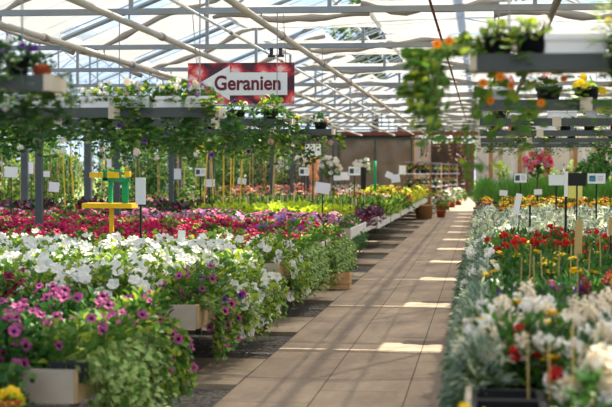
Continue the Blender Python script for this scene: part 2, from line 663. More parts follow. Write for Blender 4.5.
for i in range(-2, 4):
    end_panel(-8.75 + i * 1.48, -8.75 + (i + 1) * 1.48, i)
mb = MB()
mb.box((-2.78, YEND, 1.5), (0.14, 0.12, 3.0))
struct('door_frame_1', mb, M['post_wood'])
mb = MB()
mb.add([(-17.5, YEND, 0.1), (-11.8, YEND, 0.1), (-11.8, YEND, 2.9), (-17.5, YEND, 2.9)], [(0, 1, 2, 3)])
struct('window_1', mb, M['wall_glass'])
mb = MB()
for i in range(4):
    mb.box((-17.0 + i * 1.35, YEND - 0.03, 1.5), (0.06, 0.06, 2.9))
struct('window_frame_1', mb, M['steel'])
for i, xx in enumerate((0.35, 1.5, 2.55, 3.7, 4.8, 6.0)):
    mb = MB()
    mb.box((xx, YEND, 1.5), (0.16, 0.14, 3.0))
    struct('wall_back_post', mb, M['post_wood'])
# side walls
for (nm, xx) in (('wall_left', -17.5), ('wall_right', 18.5)):
    mb = MB()
    mb.add([(xx, Y0, 0), (xx, Y1, 0), (xx, Y1, Z_GUT), (xx, Y0, Z_GUT)], [(0, 1, 2, 3)])
    struct(nm, mb, M['wall_glass'])
# sales yard beyond the end wall: bright wall
mb = MB()
mb.box((6.6, 92, 2.6), (14, 0.3, 5.2))
struct('wall_yard', mb, M['cream_paint'])
mb = MB()
mb.box((-3.35, 76, 1.7), (0.2, 34, 3.4))
struct('wall_shed', mb, mat('shed boards', (92, 70, 54), 0.8, noise=0.3, scale=2))
mb = MB()
mb.box((-2.2, 93.2, 1.7), (3.4, 0.2, 3.4))
struct('wall_shed_end', mb, mat('shed boards', (92, 70, 54), 0.8))
for i in range(16):
    mb = MB()
    mb.box((0.4 + i * 0.72, 90.8 - (i % 3) * 0.8, 1.9), (0.24, 0.2, 3.8))
    struct('column', mb, M['board_tan'] if i % 2 else M['cream_paint'])

# ------------------------------------------------------------------ plant parts


def rdir(zmin=-0.3, zmax=1.0):
    z = R(zmin, zmax)
    t = R(0, 2 * PI)
    r = math.sqrt(max(0, 1 - z * z))
    return Vector((r * math.cos(t), r * math.sin(t), z))


def mound(name, mats, N, rad, h, L, W, round_=True, stems=8, mi2=0.0, inner=0.45):
    """a mounded plant: leaves all through a dome, some stems"""
    mb = MB()
    for i in range(N):
        d = rdir(-0.1, 1.0)
        s = R(inner, 1.0) ** 0.6
        p = Vector((d.x * rad * s, d.y * rad * s, max(0.01, d.z * h * s)))
        dd = (d + rdir(-0.6, 0.9) * 0.8)
        k = R(0.7, 1.2)
        mb.leaf(p, dd, Vector((0, 0, 1)) + rdir(-1, 1) * 0.6, L * k, W * k, R(0.05, 0.3), R(0, 0.4), 1 if random.random() < mi2 else 0, round_)
    for i in range(stems):
        d = rdir(0.2, 1.0)
        mb.tube([(0, 0, 0), (d.x * rad * 0.4, d.y * rad * 0.4, d.z * h * 0.6), (d.x * rad * 0.9, d.y * rad * 0.9, d.z * h * 0.95)], 0.003, 4, len(mats) - 1, False)
    return mb.mesh(name, mats)


def trail(name, mats, N, length, spread, L, W, out=0.14, stems=9, round_=True, mi2=0.0, reach=0.12):
    """stems that arch out toward +X over a tray edge and hang down"""
    mb = MB()
    for k in range(stems):
        y = R(-spread, spread)
        ln_ = length * R(0.5, 1.05)
        o1 = out * R(0.6, 1.3)
        pts = [Vector((-reach, y, 0.02)), Vector((o1 * 0.5, y + R(-.03, .03), 0.07 * R(0.3, 1.3))), Vector((o1, y + R(-.04, .04), -0.02))]
        m = 5
        for j in range(1, m + 1):
            pts.append(Vector((o1 + R(-.015, .03), y + R(-.05, .05), -0.02 - ln_ * j / m)))
        mb.tube(pts, 0.0028, 3, len(mats) - 1, False)
        per = max(4, N // stems)
        for q in range(per):
            t = R(0, len(pts) - 1.001)
            i = int(t)
            p = pts[i].lerp(pts[i + 1], t - i) + Vector((R(-.03, .04), R(-.04, .04), R(-.02, .02)))
            d = Vector((R(0.1, 1), R(-1, 1), R(-1, 0.5)))
            kk = R(0.65, 1.2)
            mb.leaf(p, d, Vector((0.6, -0.2, 0.7)) + rdir(-1, 1) * 0.5, L * kk, W * kk, R(0.05, 0.25), R(0, 0.4), 1 if random.random() < mi2 else 0, round_)
    return mb.mesh(name, mats)


def trumpet(name, petal, throat, r=0.036, depth=0.03, lobes=5):
    mb = MB()
    n = lobes * 4
    rings = [(0.1, -depth), (0.40, -depth * 0.22), (0.7, -depth * 0.03), (1.0, 0.0)]
    o = 0
    vs = []
    for ri, (f, z) in enumerate(rings):
        for k in range(n):
            t = 2 * PI * k / n
            lob = abs(math.cos(lobes * t / 2))
            rr = r * f * (1 + (0.16 * (lob - 0.6) if ri == 3 else 0.0))
            zz = z + (0.006 * math.sin(lobes * t + 1) - 0.005 * (1 - lob) if ri >= 2 else 0)
            vs.append((rr * math.cos(t), rr * math.sin(t), zz))
    mb.add(vs, [])
    for i in range(3):
        for k in range(n):
            mb.f.append((i * n + k, i * n + (k + 1) % n, (i + 1) * n + (k + 1) % n, (i + 1) * n + k))
            mb.m.append(1 if i == 0 else 0)
    mb.f.append(tuple(range(n))[::-1])
    mb.m.append(1)
    mb.tube([(0, 0, -depth - 0.03), (0, 0, -depth)], [0.0025, r * 0.12], 5, 2, False)
    return mb.mesh(name, [petal, throat, M['stem']])


def daisy(name, petal, eye, r=0.03, n=11, double=False):
    mb = MB()
    for lay in range(2 if double else 1):
        for k in range(n):
            t = 2 * PI * (k + 0.5 * lay) / n + R(-.08, .08)
            rr = r * (1 - 0.3 * lay)
            d = Vector((math.cos(t), math.sin(t), 0.15 + 0.4 * lay))
            mb.leaf((d.x * r * 0.15, d.y * r * 0.15, 0.002 + 0.004 * lay), d, (0, 0, 1), rr * 0.9, rr * 0.52, 0.08, 0.15, 0, True)
    mb.lathe([(r * 0.3, 0.0), (r * 0.27, r * 0.12), (r * 0.12, r * 0.2)], 8, 1)
    mb.tube([(0, 0, -0.09), (0, 0, 0)], 0.0025, 4, 2, False)
    return mb.mesh(name, [petal, eye, M['stem']])


def ball_head(name, petal, r=0.035, n=34, stem=0.1, fl=0.6):
    """a round head of many small florets (geranium umbel, marigold, stock)"""
    mb = MB()
    for k in range(n):
        d = rdir(-0.45, 1.0)
        p = d * r * R(0.55, 0.9)
        up = d
        for q in range(2):
            a = d.orthogonal().normalized()
            a.rotate(Matrix.Rotation(R(0, 6.28), 3, d))
            mb.leaf(p, a + d * 0.5, up, r * fl, r * fl * 0.8, 0.1, 0.2, 0, True)
    mb.tube([(0, 0, -stem - r), (0, 0, 0)], 0.003, 4, 1, False)
    return mb.mesh(name, [petal, M['stem']])


def spike(name, petal, L=0.12, r=0.03, n=26, stem=0.08):
    """an upright raceme (stock, snapdragon)"""
    mb = MB()
    for k in range(n):
        t = k / n
        a = k * 2.4
        rr = r * (1.05 - 0.6 * t)
        p = Vector((math.cos(a) * rr * 0.4, math.sin(a) * rr * 0.4, t * L))
        for q in range(3):
            b = a + R(-.9, .9)
            d = Vector((math.cos(b), math.sin(b), R(-0.3, 0.8)))
            mb.leaf(p, d, (0, 0, 1), rr * 1.0, rr * 0.85, 0.1, 0.3, 0, True)
    mb.tube([(0, 0, -stem), (0, 0, L)], 0.003, 4, 1, False)
    return mb.mesh(name, [petal, M['stem']])


def small_pot(name, r=0.055, h=0.1, m='black_plastic'):
    mb = MB()
    mb.lathe([(r * 0.75, 0), (r * 0.97, h * 0.9), (r * 1.05, h * 0.9), (r * 1.05, h), (r * 0.92, h), (r * 0.9, h * 0.85), (0.001, h * 0.85)], 14)
    return mb.mesh(name, M[m])


POT = small_pot('nursery_pot')


def combo(name, foliage_mats, flower_mats, N, rad, h, L, W, heads, fr, round_=True, upright=False):
    """small plant seen from far: a foliage mesh and a mesh of its blossoms"""
    mb, m2 = MB(), MB()
    for i in range(N):
        d = rdir(0.0, 1.0)
        s = R(0.5, 1.0) ** 0.6
        p = Vector((d.x * rad * s, d.y * rad * s, max(0.01, d.z * h * s)))
        k = R(0.75, 1.2)
        mb.leaf(p, d + rdir(-0.5, 0.9) * 0.8 + Vector((0, 0, 1.2 if upright else 0)), Vector((0, 0, 1)) + rdir(-1, 1) * 0.6, L * k, W * k, R(0.05, 0.25), R(0, .35), random.randrange(len(foliage_mats)), round_)
    for i in range(heads):
        d = rdir(0.25, 1.0)
        p = Vector((d.x * rad, d.y * rad, d.z * h * 1.05))
        mi = random.randrange(len(flower_mats))
        for q in range(5):
            t = q * 1.257 + R(0, 1)
            e = d.orthogonal().normalized()
            e.rotate(Matrix.Rotation(t, 3, d))
            m2.leaf(p, e + d * 0.35, d, fr, fr * 0.85, 0.1, 0.25, mi, True)
    return mb.mesh(name, foliage_mats), (m2.mesh(name + '_blossoms', flower_mats) if heads else None)


LS = M['stem']
FOL = {
    'petunia': [mound('foliage', [M['leaf'], M['leaf_yellow'], LS], 170, 0.21, 0.25, 0.062, 0.04, True, 8, 0.25) for _ in range(3)],
    'petunia_dark': [mound('foliage', [M['leaf_dark'], M['leaf'], LS], 170, 0.2, 0.22, 0.062, 0.042, True, 8, 0.35) for _ in range(3)],
    'white_petunia': [mound('foliage', [M['leaf'], M['leaf_yellow'], LS], 190, 0.22, 0.28, 0.062, 0.04, True, 8, 0.5) for _ in range(3)],
    'silver': [mound('foliage', [M['leaf_silver'], M['leaf_cream'], LS], 260, 0.14, 0.22, 0.065, 0.02, False, 6, 0.15) for _ in range(3)],
    'cream': [mound('foliage', [M['leaf_cream'], M['leaf_silver'], LS], 170, 0.2, 0.24, 0.07, 0.03, False, 6, 0.4) for _ in range(2)],
    'lime': [mound('foliage', [M['leaf_lime'], M['leaf_yellow'], LS], 130, 0.22, 0.22, 0.085, 0.055, True, 4, 0.25) for _ in range(2)],
    'herb': [mound('foliage', [M['leaf_dark'], M['leaf'], LS], 190, 0.19, 0.3, 0.075, 0.03, False, 10, 0.4) for _ in range(3)],
    'geranium': [mound('foliage', [M['leaf_dark'], M['leaf'], LS], 120, 0.2, 0.24, 0.075, 0.075, True, 8, 0.4) for _ in range(3)],
    'burgundy': [mound('foliage', [M['leaf_burgundy'], M['leaf_purple'], LS], 110, 0.22, 0.26, 0.09, 0.055, True, 4, 0.4) for _ in range(2)],
    'purple_leaf': [mound('foliage', [M['leaf_purple'], M['leaf_burgundy'], LS], 110, 0.2, 0.22, 0.08, 0.05, True, 4, 0.3) for _ in range(2)],
    'green_tall': [mound('foliage', [M['leaf'], M['leaf_yellow'], LS], 140, 0.2, 0.34, 0.09, 0.045, False, 10, 0.4) for _ in range(3)],
}
TRAIL = {
    'petunia': [trail('trailing_stems', [M['leaf'], M['leaf_yellow'], LS], 190, 0.34, 0.17, 0.055, 0.038, mi2=0.3) for _ in range(2)],
    'white_petunia': [trail('trailing_stems', [M['leaf'], M['leaf_yellow'], LS], 210, 0.36, 0.18, 0.055, 0.038, mi2=0.5) for _ in range(2)],
    'light': [trail('trailing_stems', [M['leaf_light'], M['leaf'], LS], 420, 0.42, 0.2, 0.046, 0.036, mi2=0.3, stems=15) for _ in range(3)],
    'dark': [trail('trailing_stems', [M['leaf_dark'], M['leaf'], LS], 170, 0.3, 0.17, 0.06, 0.042, mi2=0.3) for _ in range(2)],
    'silver': [trail('trailing_stems', [M['leaf_silver'], M['leaf_dark'], LS], 260, 0.42, 0.15, 0.062, 0.02, out=0.07, round_=False, mi2=0.25) for _ in range(2)],
}
FL = {
    'white': [trumpet('blossom', M['white_petal'], M['white_petal'], 0.046)],
    'purple': [trumpet('blossom', M['purple_petal'], M['throat_dark'], 0.034)],
    'violet': [trumpet('blossom', M['violet_petal'], M['throat_dark'], 0.034)],
    'magenta': [trumpet('blossom', M['magenta_petal'], M['crimson_petal'], 0.048)],
    'crimson': [trumpet('blossom', M['crimson_petal'], M['throat_dark'], 0.046)],
    'pink': [ball_head('blossom', M['pink_petal'], 0.032, 16, 0.05, 0.8)],
    'mauve': [ball_head('blossom', M['mauve_petal'], 0.03, 16, 0.05, 0.8)],
    'red': [ball_head('blossom', M['red_petal'], 0.036, 24, 0.12, 0.65)],
    'yellow_daisy': [daisy('blossom', M['yellow_petal'], M['orange_petal'] if False else mat('yellow flower eye', (238, 178, 30), 0.8), 0.046, 11, True)],
    'orange_daisy': [daisy('blossom', M['orange_petal'], M['flower_eye'], 0.034, 11)],
    'white_stock': [ball_head('blossom', M['cream_petal'], 0.04, 26, 0.12, 0.65), spike('blossom', M['cream_petal'], 0.1, 0.036)],
    'white_soft': [ball_head('blossom', M['white_petal'], 0.036, 24, 0.1, 0.65)],
    'purple_stock': [ball_head('blossom', M['violet_petal'], 0.036, 22, 0.08, 0.7)],
    'red_snap': [spike('blossom', M['red_petal'], 0.12, 0.024)],
    'magenta_soft': [ball_head('blossom', M['purple_petal'], 0.032, 20, 0.06, 0.7)],
    'marigold': [ball_head('blossom', M['orange_petal'], 0.036, 24, 0.05, 0.7), ball_head('blossom', M['yellow_petal'], 0.036, 24, 0.05, 0.7)],
    'yellow_sedum': [ball_head('blossom', M['yellow_petal'], 0.028, 22, 0.06, 0.8)],
    'pale': [ball_head('blossom', M['palepink_petal'], 0.045, 24, 0.08, 0.7)],
}


def orient(p, n):
    q = n.to_track_quat('Z', 'Y')
    return Matrix.Translation(p) @ q.to_matrix().to_4x4() @ Matrix.Rotation(R(0, 6.28), 4, 'Z')


def plant(name, label, cat, loc, fol, flowers=None, nf=0, rad=0.2, h=0.24, group=None, pot=True, tr=None, tr_rz=0, tr_flowers=0, stems_up=False,
          face=0.35, sc=None, fsc=1.0, tr_dx=0.0, zlow=0.1, tr_dy=0.0):
    """a potted plant: foliage, trailing stems, one child per blossom, pot"""
    s = sc or R(0.88, 1.12)
    rz = R(0, 6.28)
    t = thing(name, label, cat, loc, 0, group)
    base = 0.09 if pot else 0.0
    if pot:
        put('pot', POT, t)
    put('foliage', random.choice(FOL[fol]), t, (0, 0, base), (0, 0, rz), (s, s, s * R(0.92, 1.1)))
    for i in range(nf):
        d = rdir(zlow, 1.0)
        if d.y > 0.35 and random.random() < 0.6:
            d.y = -d.y
        p = Vector((d.x * rad * s * R(.95, 1.1), d.y * rad * s * R(.95, 1.1), base + max(0.03, d.z * h * s * R(1.0, 1.2))))
        nrm = (Vector((0, 0, 1)) + rdir(0, 1) * 0.35) if stems_up else (d + Vector((0.15, -face * 2, 0.25)) + rdir(-1, 1) * 0.4)
        f = random.choice(flowers)
        mx = orient(p, nrm) @ Matrix.Scale(fsc * R(0.82, 1.12), 4)
        put('blossom', random.choice(FL[f]), t, mx=mx)
    if tr:
        k = R(0.85, 1.1)
        e = put('trailing_stems', random.choice(TRAIL[tr]), t, (tr_dx, tr_dy, base), (0, 0, tr_rz), (1, 1, k))
        for i in range(tr_flowers):
            a = Vector((R(0.1, 0.2), R(-0.17, 0.17), R(-0.34, 0.05)))
            a = Matrix.Rotation(tr_rz, 3, 'Z') @ a + Vector((tr_dx, 0, base))
            nrm = Matrix.Rotation(tr_rz, 3, 'Z') @ Vector((0.8, 0, 0.1)) + Vector((0, -0.7, 0.1)) + rdir(-1, 1) * 0.35
            put('blossom', random.choice(FL[random.choice(flowers)]), t, mx=orient(a, nrm) @ Matrix.Scale(R(0.85, 1.1), 4))
    return t


# ------------------------------------------------------------------ benches
BX = -2.0          # path-side edge of the benches on the petunia side
BENCH_W = 7.2


def bench(y0, y1, x_edge, side, z, label, board, width, legs_m='steel_dark', bh=0.17):
    bh = 0.23 if y0 > 27 and side == 'L' else bh
    """a low growing bench: tray boards all round, bed of soil, legs"""
    t = thing('plant_bench', label, 'bench', (x_edge, y0, 0))
    D = y1 - y0
    xs = -1 if side == 'L' else 1
    xc = xs * width / 2
    b = M[board]
    mb = MB(); mb.box((-xs * 0.012 * -1, D / 2, z - bh / 2), (0.024, D, bh)); mb.build('side_board', b, t)
    mb = MB(); mb.box((xc, -0.002, z - bh / 2), (width - 0.03, 0.024, bh)); mb.build('front_board', M['board_grey'], t)  # on the petunia-side benches the front's shade is put into its grey
    mb = MB(); mb.box((xc, D + 0.002, z - bh / 2), (width - 0.03, 0.024, bh)); mb.build('back_board', b, t)
    mb = MB(); mb.box((xc, D / 2, (z - bh + 0.01 + z - 0.125) / 2), (width - 0.06, D - 0.04, bh - 0.135)); mb.build('tray_bed', M['soil'], t)
    for yy in (0.25, D - 0.25):
        for xx in (0.6, 0.6 + (width - 0.9) * 0.48, width - 0.3):
            mb = MB()
            zt = z - bh + 0.01
            mb.box((xs * xx, yy, zt / 2 + 0.02), (0.05, 0.05, zt - 0.04))
            mb.build('leg', M[legs_m], t)
    return t


LB = [(7.0, 9.3, 0.56, 'board_tan'), (10.1, 13.4, 0.6, 'board_tan'), (14.2, 17.4, 0.64, 'board_tan'), (18.2, 21.3, 0.66, 'board_white'), (22.2, 27.3, 0.68, 'board_white')]
y = 28.1
while y < 54:
    LB.append((y, y + 3.65, 0.68, 'board_white'))
    y += 4.1
BN = []
for i, (a, b, z, bd) in enumerate(LB):
    bench(a, b, BX, 'L', z, f'long low wooden plant bench, {od(i + 1)} in the row across the path from the daisies', bd, BENCH_W)
RB = [(4.6, 9.2, 0.7), (9.6, 14.2, 0.7), (14.7, 19.6, 0.7), (20.2, 25.6, 0.7), (26.2, 32, 0.7), (32.6, 38.5, 0.7), (39.2, 46, 0.7), (46.6, 53, 0.7)]
RX = -0.06
for i, (a, b, z) in enumerate(RB):
    bench(a, b, RX, 'R', z, f'low wooden plant bench on the daisy side of the path, {od(i + 1)} from the front', 'board_grey', 4.6)


def rows(y0, y1, x0, xdir, sp, xmax, z, jit=0.05):
    """grid of plant spots on a bench: (row, column, x, y)"""
    out = []
    nr = max(1, int((y1 - y0) / sp + 0.5))
    for r in range(nr):
        yy = y0 + (r + 0.5) * (y1 - y0) / nr
        c = 0
        while c * sp < xmax:
            xx = x0 + xdir * (0.16 + c * sp + (0.5 * sp if r % 2 and c else 0))
            if in_view(xx, yy, z + 0.2, 100 if yy < 14 else 70):
                out.append((r + 1, c + 1, xx + R(-jit, jit) * (c > 0), yy + R(-jit, jit)))
            c += 1
    return out


BED = 0.13    # tray bed lies this far under the board's top
# bench 1: purple petunias, trailing light green at the corner
z = 0.56 - BED
for (r, c, x, y) in rows(7.05, 9.28, BX, -1, 0.34, 2.0, z):
    edge = c == 1
    if edge:
        plant('trailing_petunia' if r > 2 else 'trailing_creeper', f'pale green trailing creeper spilling over the path corner, {od(r)} from the front' if r <= 4 else f'purple petunia trailing over the path side of the front bench, {od(r)} row',
              'plant', (x + 0.0, y, z), 'petunia', ['purple'], 2 if r <= 3 else 7, tr='light' if r <= 4 else 'petunia', tr_flowers=0 if r <= 4 else 4, tr_dx=0.12, sc=1.0)
    else:
        front = r == 1
        plant('purple_petunia', f'purple petunia, {od(c)} from the path in the {od(r)} row of the front bench', 'plant', (x, y, z), 'petunia_dark', ['purple'], random.choice((9, 12, 14)),
              tr='dark' if front else None, tr_rz=-PI / 2, tr_dx=0, tr_dy=-0.25)
plant('purple_petunia', 'dark leafy purple petunia trailing over the front board at the picture edge', 'plant', (-2.3, 7.2, 0.56 - BED), 'petunia_dark', ['purple'], 5, tr='dark', tr_rz=-PI / 2, tr_dy=-0.2)
plant('purple_petunia', 'dark leafy petunia beside the one trailing over the front board', 'plant', (-2.44, 7.16, 0.56 - BED), 'petunia_dark', ['purple'], 4, tr='dark', tr_rz=-PI / 2, tr_dy=-0.2)
t = thing('plant_tray', 'shallow black plastic tray tucked behind the front board of the petunia bench', 'tray', (-2.06, 7.08, 0.5))
mb = MB()
for (c, d) in (((0, -0.05, 0.04), (0.16, 0.01, 0.1)), ((0, 0.05, 0.04), (0.16, 0.01, 0.1)), ((-0.08, 0, 0.04), (0.01, 0.1, 0.1)), ((0.08, 0, 0.04), (0.01, 0.1, 0.1)), ((0, 0, 0), (0.16, 0.1, 0.01))):
    mb.box(c, d)
mb.build('shell', M['black_plastic'], t)
mb = MB()
mb.box((0, -0.058, 0.09), (0.19, 0.03, 0.012))
mb.build('rim', M['black_plastic'], t)
# bench 2: white petunias, a few crimson at the left
z = 0.60 - BED
for (r, c, x, y) in rows(10.15, 13.38, BX, -1, 0.36, 4.0, z):
    p = pxof(x, y, z)[0]
    if p < 45 and r <= 2:
        plant('crimson_petunia', f'crimson petunia, {od(c)} from the path in the {od(r)} row of the second bench', 'plant', (x, y, z), 'petunia', ['crimson'], 7, group=None)
    elif c == 1:
        if r <= 3:
            plant('trailing_petunia', f'purple petunia hanging over the path side of the second bench, {od(r)} row', 'plant', (x, y, z), 'petunia', ['purple', 'purple', 'violet'], 6, tr='petunia', tr_flowers=8, tr_dx=0.12)
        else:
            plant('trailing_petunia', f'white petunia hanging over the path side of the second bench, {od(r)} row', 'plant', (x, y, z), 'white_petunia', ['white'], 12, tr='white_petunia', tr_flowers=10, tr_dx=0.12)
    else:
        plant('white_petunia', f'white petunia, {od(c)} from the path in the {od(r)} row of the second bench', 'plant', (x, y, z), 'white_petunia', ['white'], random.choice((9, 11, 14)), h=0.28, rad=0.22, zlow=0.15, fsc=1.08)
# bench 3: white in front, then magenta
z = 0.64 - BED
for (r, c, x, y) in rows(14.25, 17.38, BX, -1, 0.38, 5.5, z):
    if c == 1:
        w = r <= 3
        plant('trailing_petunia', (f'white petunia hanging over the path side of the third bench, {od(r)} row' if w else f'leafy pale green creeper hanging over the path side of the third bench, {od(r)} row'), 'plant', (x, y, z),
              'white_petunia' if w else 'petunia', ['white'] if w else ['magenta'], 12 if w else 3, tr='white_petunia' if w else 'light', tr_flowers=6 if w else 0, tr_dx=0.12)
    elif r <= 5:
        plant('white_petunia', f'white petunia, {od(c)} from the path in the {od(r)} row of the third bench', 'plant', (x, y, z), 'white_petunia', ['white'], random.choice((11, 14, 16)), h=0.29, rad=0.22, pot=False, zlow=0.3)
    else:
        plant('magenta_petunia', f'magenta petunia, {od(c)} from the path in the {od(r)} row of the third bench', 'plant', (x, y, z + 0.06), 'petunia', ['magenta', 'magenta', 'crimson'], random.choice((13, 16)), pot=False, zlow=0.3)
# bench 4: magenta and crimson
z = 0.66 - BED
for (r, c, x, y) in rows(18.25, 21.28, BX, -1, 0.42, 6.4, z):
    if c == 1:
        plant('trailing_creeper', f'silvery green creeper hanging over the path side of the fourth bench, {od(r)} row', 'plant', (x, y, z), 'petunia', ['crimson'], 2, tr='light', tr_dx=0.12, pot=False)
    else:
        plant('magenta_petunia', f'magenta and crimson petunia, {od(c)} from the path in the {od(r)} row of the fourth bench', 'plant', (x, y, z + 0.08), 'petunia',
              ['magenta', 'magenta', 'crimson'] if x < -3.2 else ['crimson', 'magenta', 'mauve'], random.choice((12, 15)), pot=False, fsc=1.15, zlow=0.3)

# far kinds: one mesh each
LF = [M['leaf'], M['leaf_yellow']]
LD = [M['leaf_dark'], M['leaf']]
FAR = {
    'pink': [combo('pink_verbena', LD, [M['pink_petal'], M['pink_petal'], M['pink_petal'], M['palepink_petal'], M['mauve_petal']], 60, 0.22, 0.24, 0.07, 0.045, 48, 0.034) for _ in range(3)],
    'crimson': [combo('crimson_petunia', LD, [M['crimson_petal'], M['magenta_petal']], 60, 0.22, 0.25, 0.075, 0.045, 26, 0.045) for _ in range(3)],
    'lime': [combo('lime_coleus', [M['leaf_lime'], M['leaf_lime'], M['leaf_yellow']], [M['leaf_lime']], 90, 0.24, 0.24, 0.1, 0.06, 0, 0.03) for _ in range(3)],
    'burgundy': [combo('burgundy_coleus', [M['leaf_burgundy'], M['leaf_purple'], M['leaf_dark']], [M['salmon_petal'], M['magenta_petal']], 80, 0.24, 0.28, 0.1, 0.06, 5, 0.03) for _ in range(3)],
    'seedling': [combo('green_seedling', LF + [M['leaf_dark']], [M['leaf_yellow']], 90, 0.24, 0.3, 0.11, 0.045, 0, 0.02, False, True) for _ in range(3)],
    'purple_leaf': [combo('purple_heuchera', [M['leaf_purple'], M['leaf_burgundy']], [M['palepink_petal']], 80, 0.22, 0.24, 0.09, 0.06, 3, 0.02) for _ in range(2)],
    'salmon': [combo('salmon_geranium', LD, [M['salmon_petal'], M['salmon_petal'], M['palepink_petal']], 50, 0.26, 0.38, 0.1, 0.08, 32, 0.055) for _ in range(3)],
    'pale': [combo('pale_pink_geranium', LD, [M['palepink_petal'], M['cream_petal']], 50, 0.26, 0.38, 0.1, 0.08, 32, 0.055) for _ in range(3)],
    'yellow': [combo('yellow_marigold', LF, [M['yellow_petal'], M['yellow_petal'], M['leaf_lime']], 50, 0.26, 0.36, 0.1, 0.06, 32, 0.055) for _ in range(3)],
    'red': [combo('red_geranium', LD, [M['red_petal'], M['salmon_petal']], 50, 0.26, 0.34, 0.1, 0.08, 30, 0.055) for _ in range(3)],
    'mixed': [combo('mixed_primula', LF, [M['salmon_petal'], M['cream_petal'], M['red_petal'], M['palepink_petal']], 60, 0.25, 0.28, 0.09, 0.06, 24, 0.05) for _ in range(3)],
    'marigold': [combo('orange_marigold', LD, [M['orange_petal'], M['yellow_petal']], 60, 0.2, 0.22, 0.07, 0.04, 34, 0.042) for _ in range(3)],
    'cream': [combo('cream_dusty_miller', [M['leaf_cream'], M['leaf_silver']], [M['cream_petal'], M['white_petal']], 100, 0.22, 0.24, 0.1, 0.035, 20, 0.04, False) for _ in range(3)],
    'grass': [combo('ornamental_grass', [M['leaf_grass'], M['leaf_grass'], M['leaf']], [M['leaf_yellow']], 120, 0.22, 0.46, 0.3, 0.02, 0, 0.02, False, True) for _ in range(3)],
    'burgundy_r': [],
}
FARLAB = {
    'pink': ('pink_verbena', 'low pink and mauve flowered plant in the pink strip behind the petunias', 'pink strip'),
    'crimson': ('crimson_petunia_clump', 'crimson flowered clump behind the magenta petunias, away from the path', 'crimson clumps'),
    'lime': ('lime_coleus', 'bright lime green leafy plant in the lime strip', 'lime strip'),
    'burgundy': ('burgundy_coleus', 'dark burgundy leafy plant away from the path beside the lime strip', 'burgundy plants'),
    'seedling': ('green_seedling', 'upright young green plant in the staked rows behind the lime strip', 'young green plants'),
    'purple_leaf': ('purple_heuchera', 'dark purple leaved plant behind the white end board', 'purple leaved plants'),
    'salmon': ('salmon_geranium', 'salmon orange geranium on the far benches', 'salmon geraniums'),
    'pale': ('pale_pink_geranium', 'pale pink geranium on the far benches', 'pale pink geraniums'),
    'yellow': ('yellow_marigold', 'yellow flowered plant on the far benches', 'yellow far plants'),
    'red': ('red_geranium', 'red and orange geranium on the far benches', 'red far geraniums'),
    'mixed': ('mixed_primula', 'mixed salmon and cream flowered plant on the middle benches', 'mixed flowered plants'),
    'marigold': ('orange_marigold', 'orange and yellow marigold in the marigold strip across the path', 'marigold strip'),
    'cream': ('cream_dusty_miller', 'cream and silver leaved plant in the pale strip behind the red flowers', 'pale strip'),
    'grass': ('ornamental_grass', 'tall green grassy plant behind the marigold strip', 'tall grasses'),
}


def far(kind, x, y, z, s=1.0):
    nm, lab, grp = FARLAB[kind]
    k = s * R(0.88, 1.12)
    t = thing(nm, lab, 'plant', (x, y, z), R(0, 6.28), grp)
    t.scale = (k, k, k * R(0.9, 1.12))
    fo, bl = random.choice(FAR[kind])
    put('foliage', fo, t)
    if bl is not None:
        put('blossoms', bl, t)['kind'] = 'stuff'
    return t


def stake(x, y, z, h, label, group, m='bamboo', w=0.006):
    mb = MB()
    mb.box((0, 0, h / 2), (w * 2.2, w, h))
    o = mb.build('plant_stake', M[m], None)
    o.location = (x, y, z)
    o.rotation_euler = (R(-.06, .06), R(-.06, .06), R(-.4, .4))
    return tag(o, label, 'stake', group)


# bench 5
z = 0.68 - BED
for (r, c, x, y) in rows(22.25, 27.25, BX, -1, 0.44, 7.0, z):
    if c == 1:
        if y < 25:
            plant('trailing_creeper', f'dark leafy plant on the path edge of the fifth bench, {od(r)} row', 'plant', (x - 0.05, y, z), 'herb', ['pink'], 2, tr='dark', tr_dx=0.05, pot=False, sc=0.8)
        else:
            far('purple_leaf', x, y, z + 0.04)
    elif y < 25.2:
        far('pink' if x > -6.0 or r > 4 else 'crimson', x, y, z + 0.08)
    else:
        far('lime' if x > -5.2 else 'burgundy', x, y, z + 0.15)
# bench 6 .. far
for bi, (a, b, zz, bd) in enumerate(LB[5:]):
    z = zz - BED
    sp = 0.5 if bi < 2 else 0.6
    for (r, c, x, y) in rows(a + 0.05, b - 0.05, BX, -1, sp, 7.0, z, 0.08):
        p = pxof(x, y, z)[0]
        if bi == 0:
            kd = 'purple_leaf' if c <= 2 and r <= 3 else ('seedling' if x > -6 else 'burgundy')
            if r <= 2 and -5.4 < x < -3.2:
                kd = 'lime'
        elif bi == 1:
            kd = 'seedling' if x > -6.4 else 'mixed'
        elif bi == 2:
            kd = 'mixed' if p < 250 else ('red' if r > 4 else 'seedling')
        else:
            q = p + R(-8, 8)
            kd = 'mixed' if q < 200 else 'salmon' if q < 328 else 'pale' if q < 366 else 'yellow' if q < 392 else 'red' if q < 404 else 'yellow'
            if bi == 3 and random.random() < 0.5:
                kd = 'mixed'
        far(kd, x, y, z + (0.04 if bi < 3 else 0.1))
        if bi in (0, 1) and r in (1, 3, 5, 7) and -6.2 < x < -2.3:
            stake(x, max(y - 0.2, a + 0.1), z, R(0.42, 0.56), 'thin pale wooden stake among the young green plants', 'stakes among the young plants', 'stake_pale', 0.007)

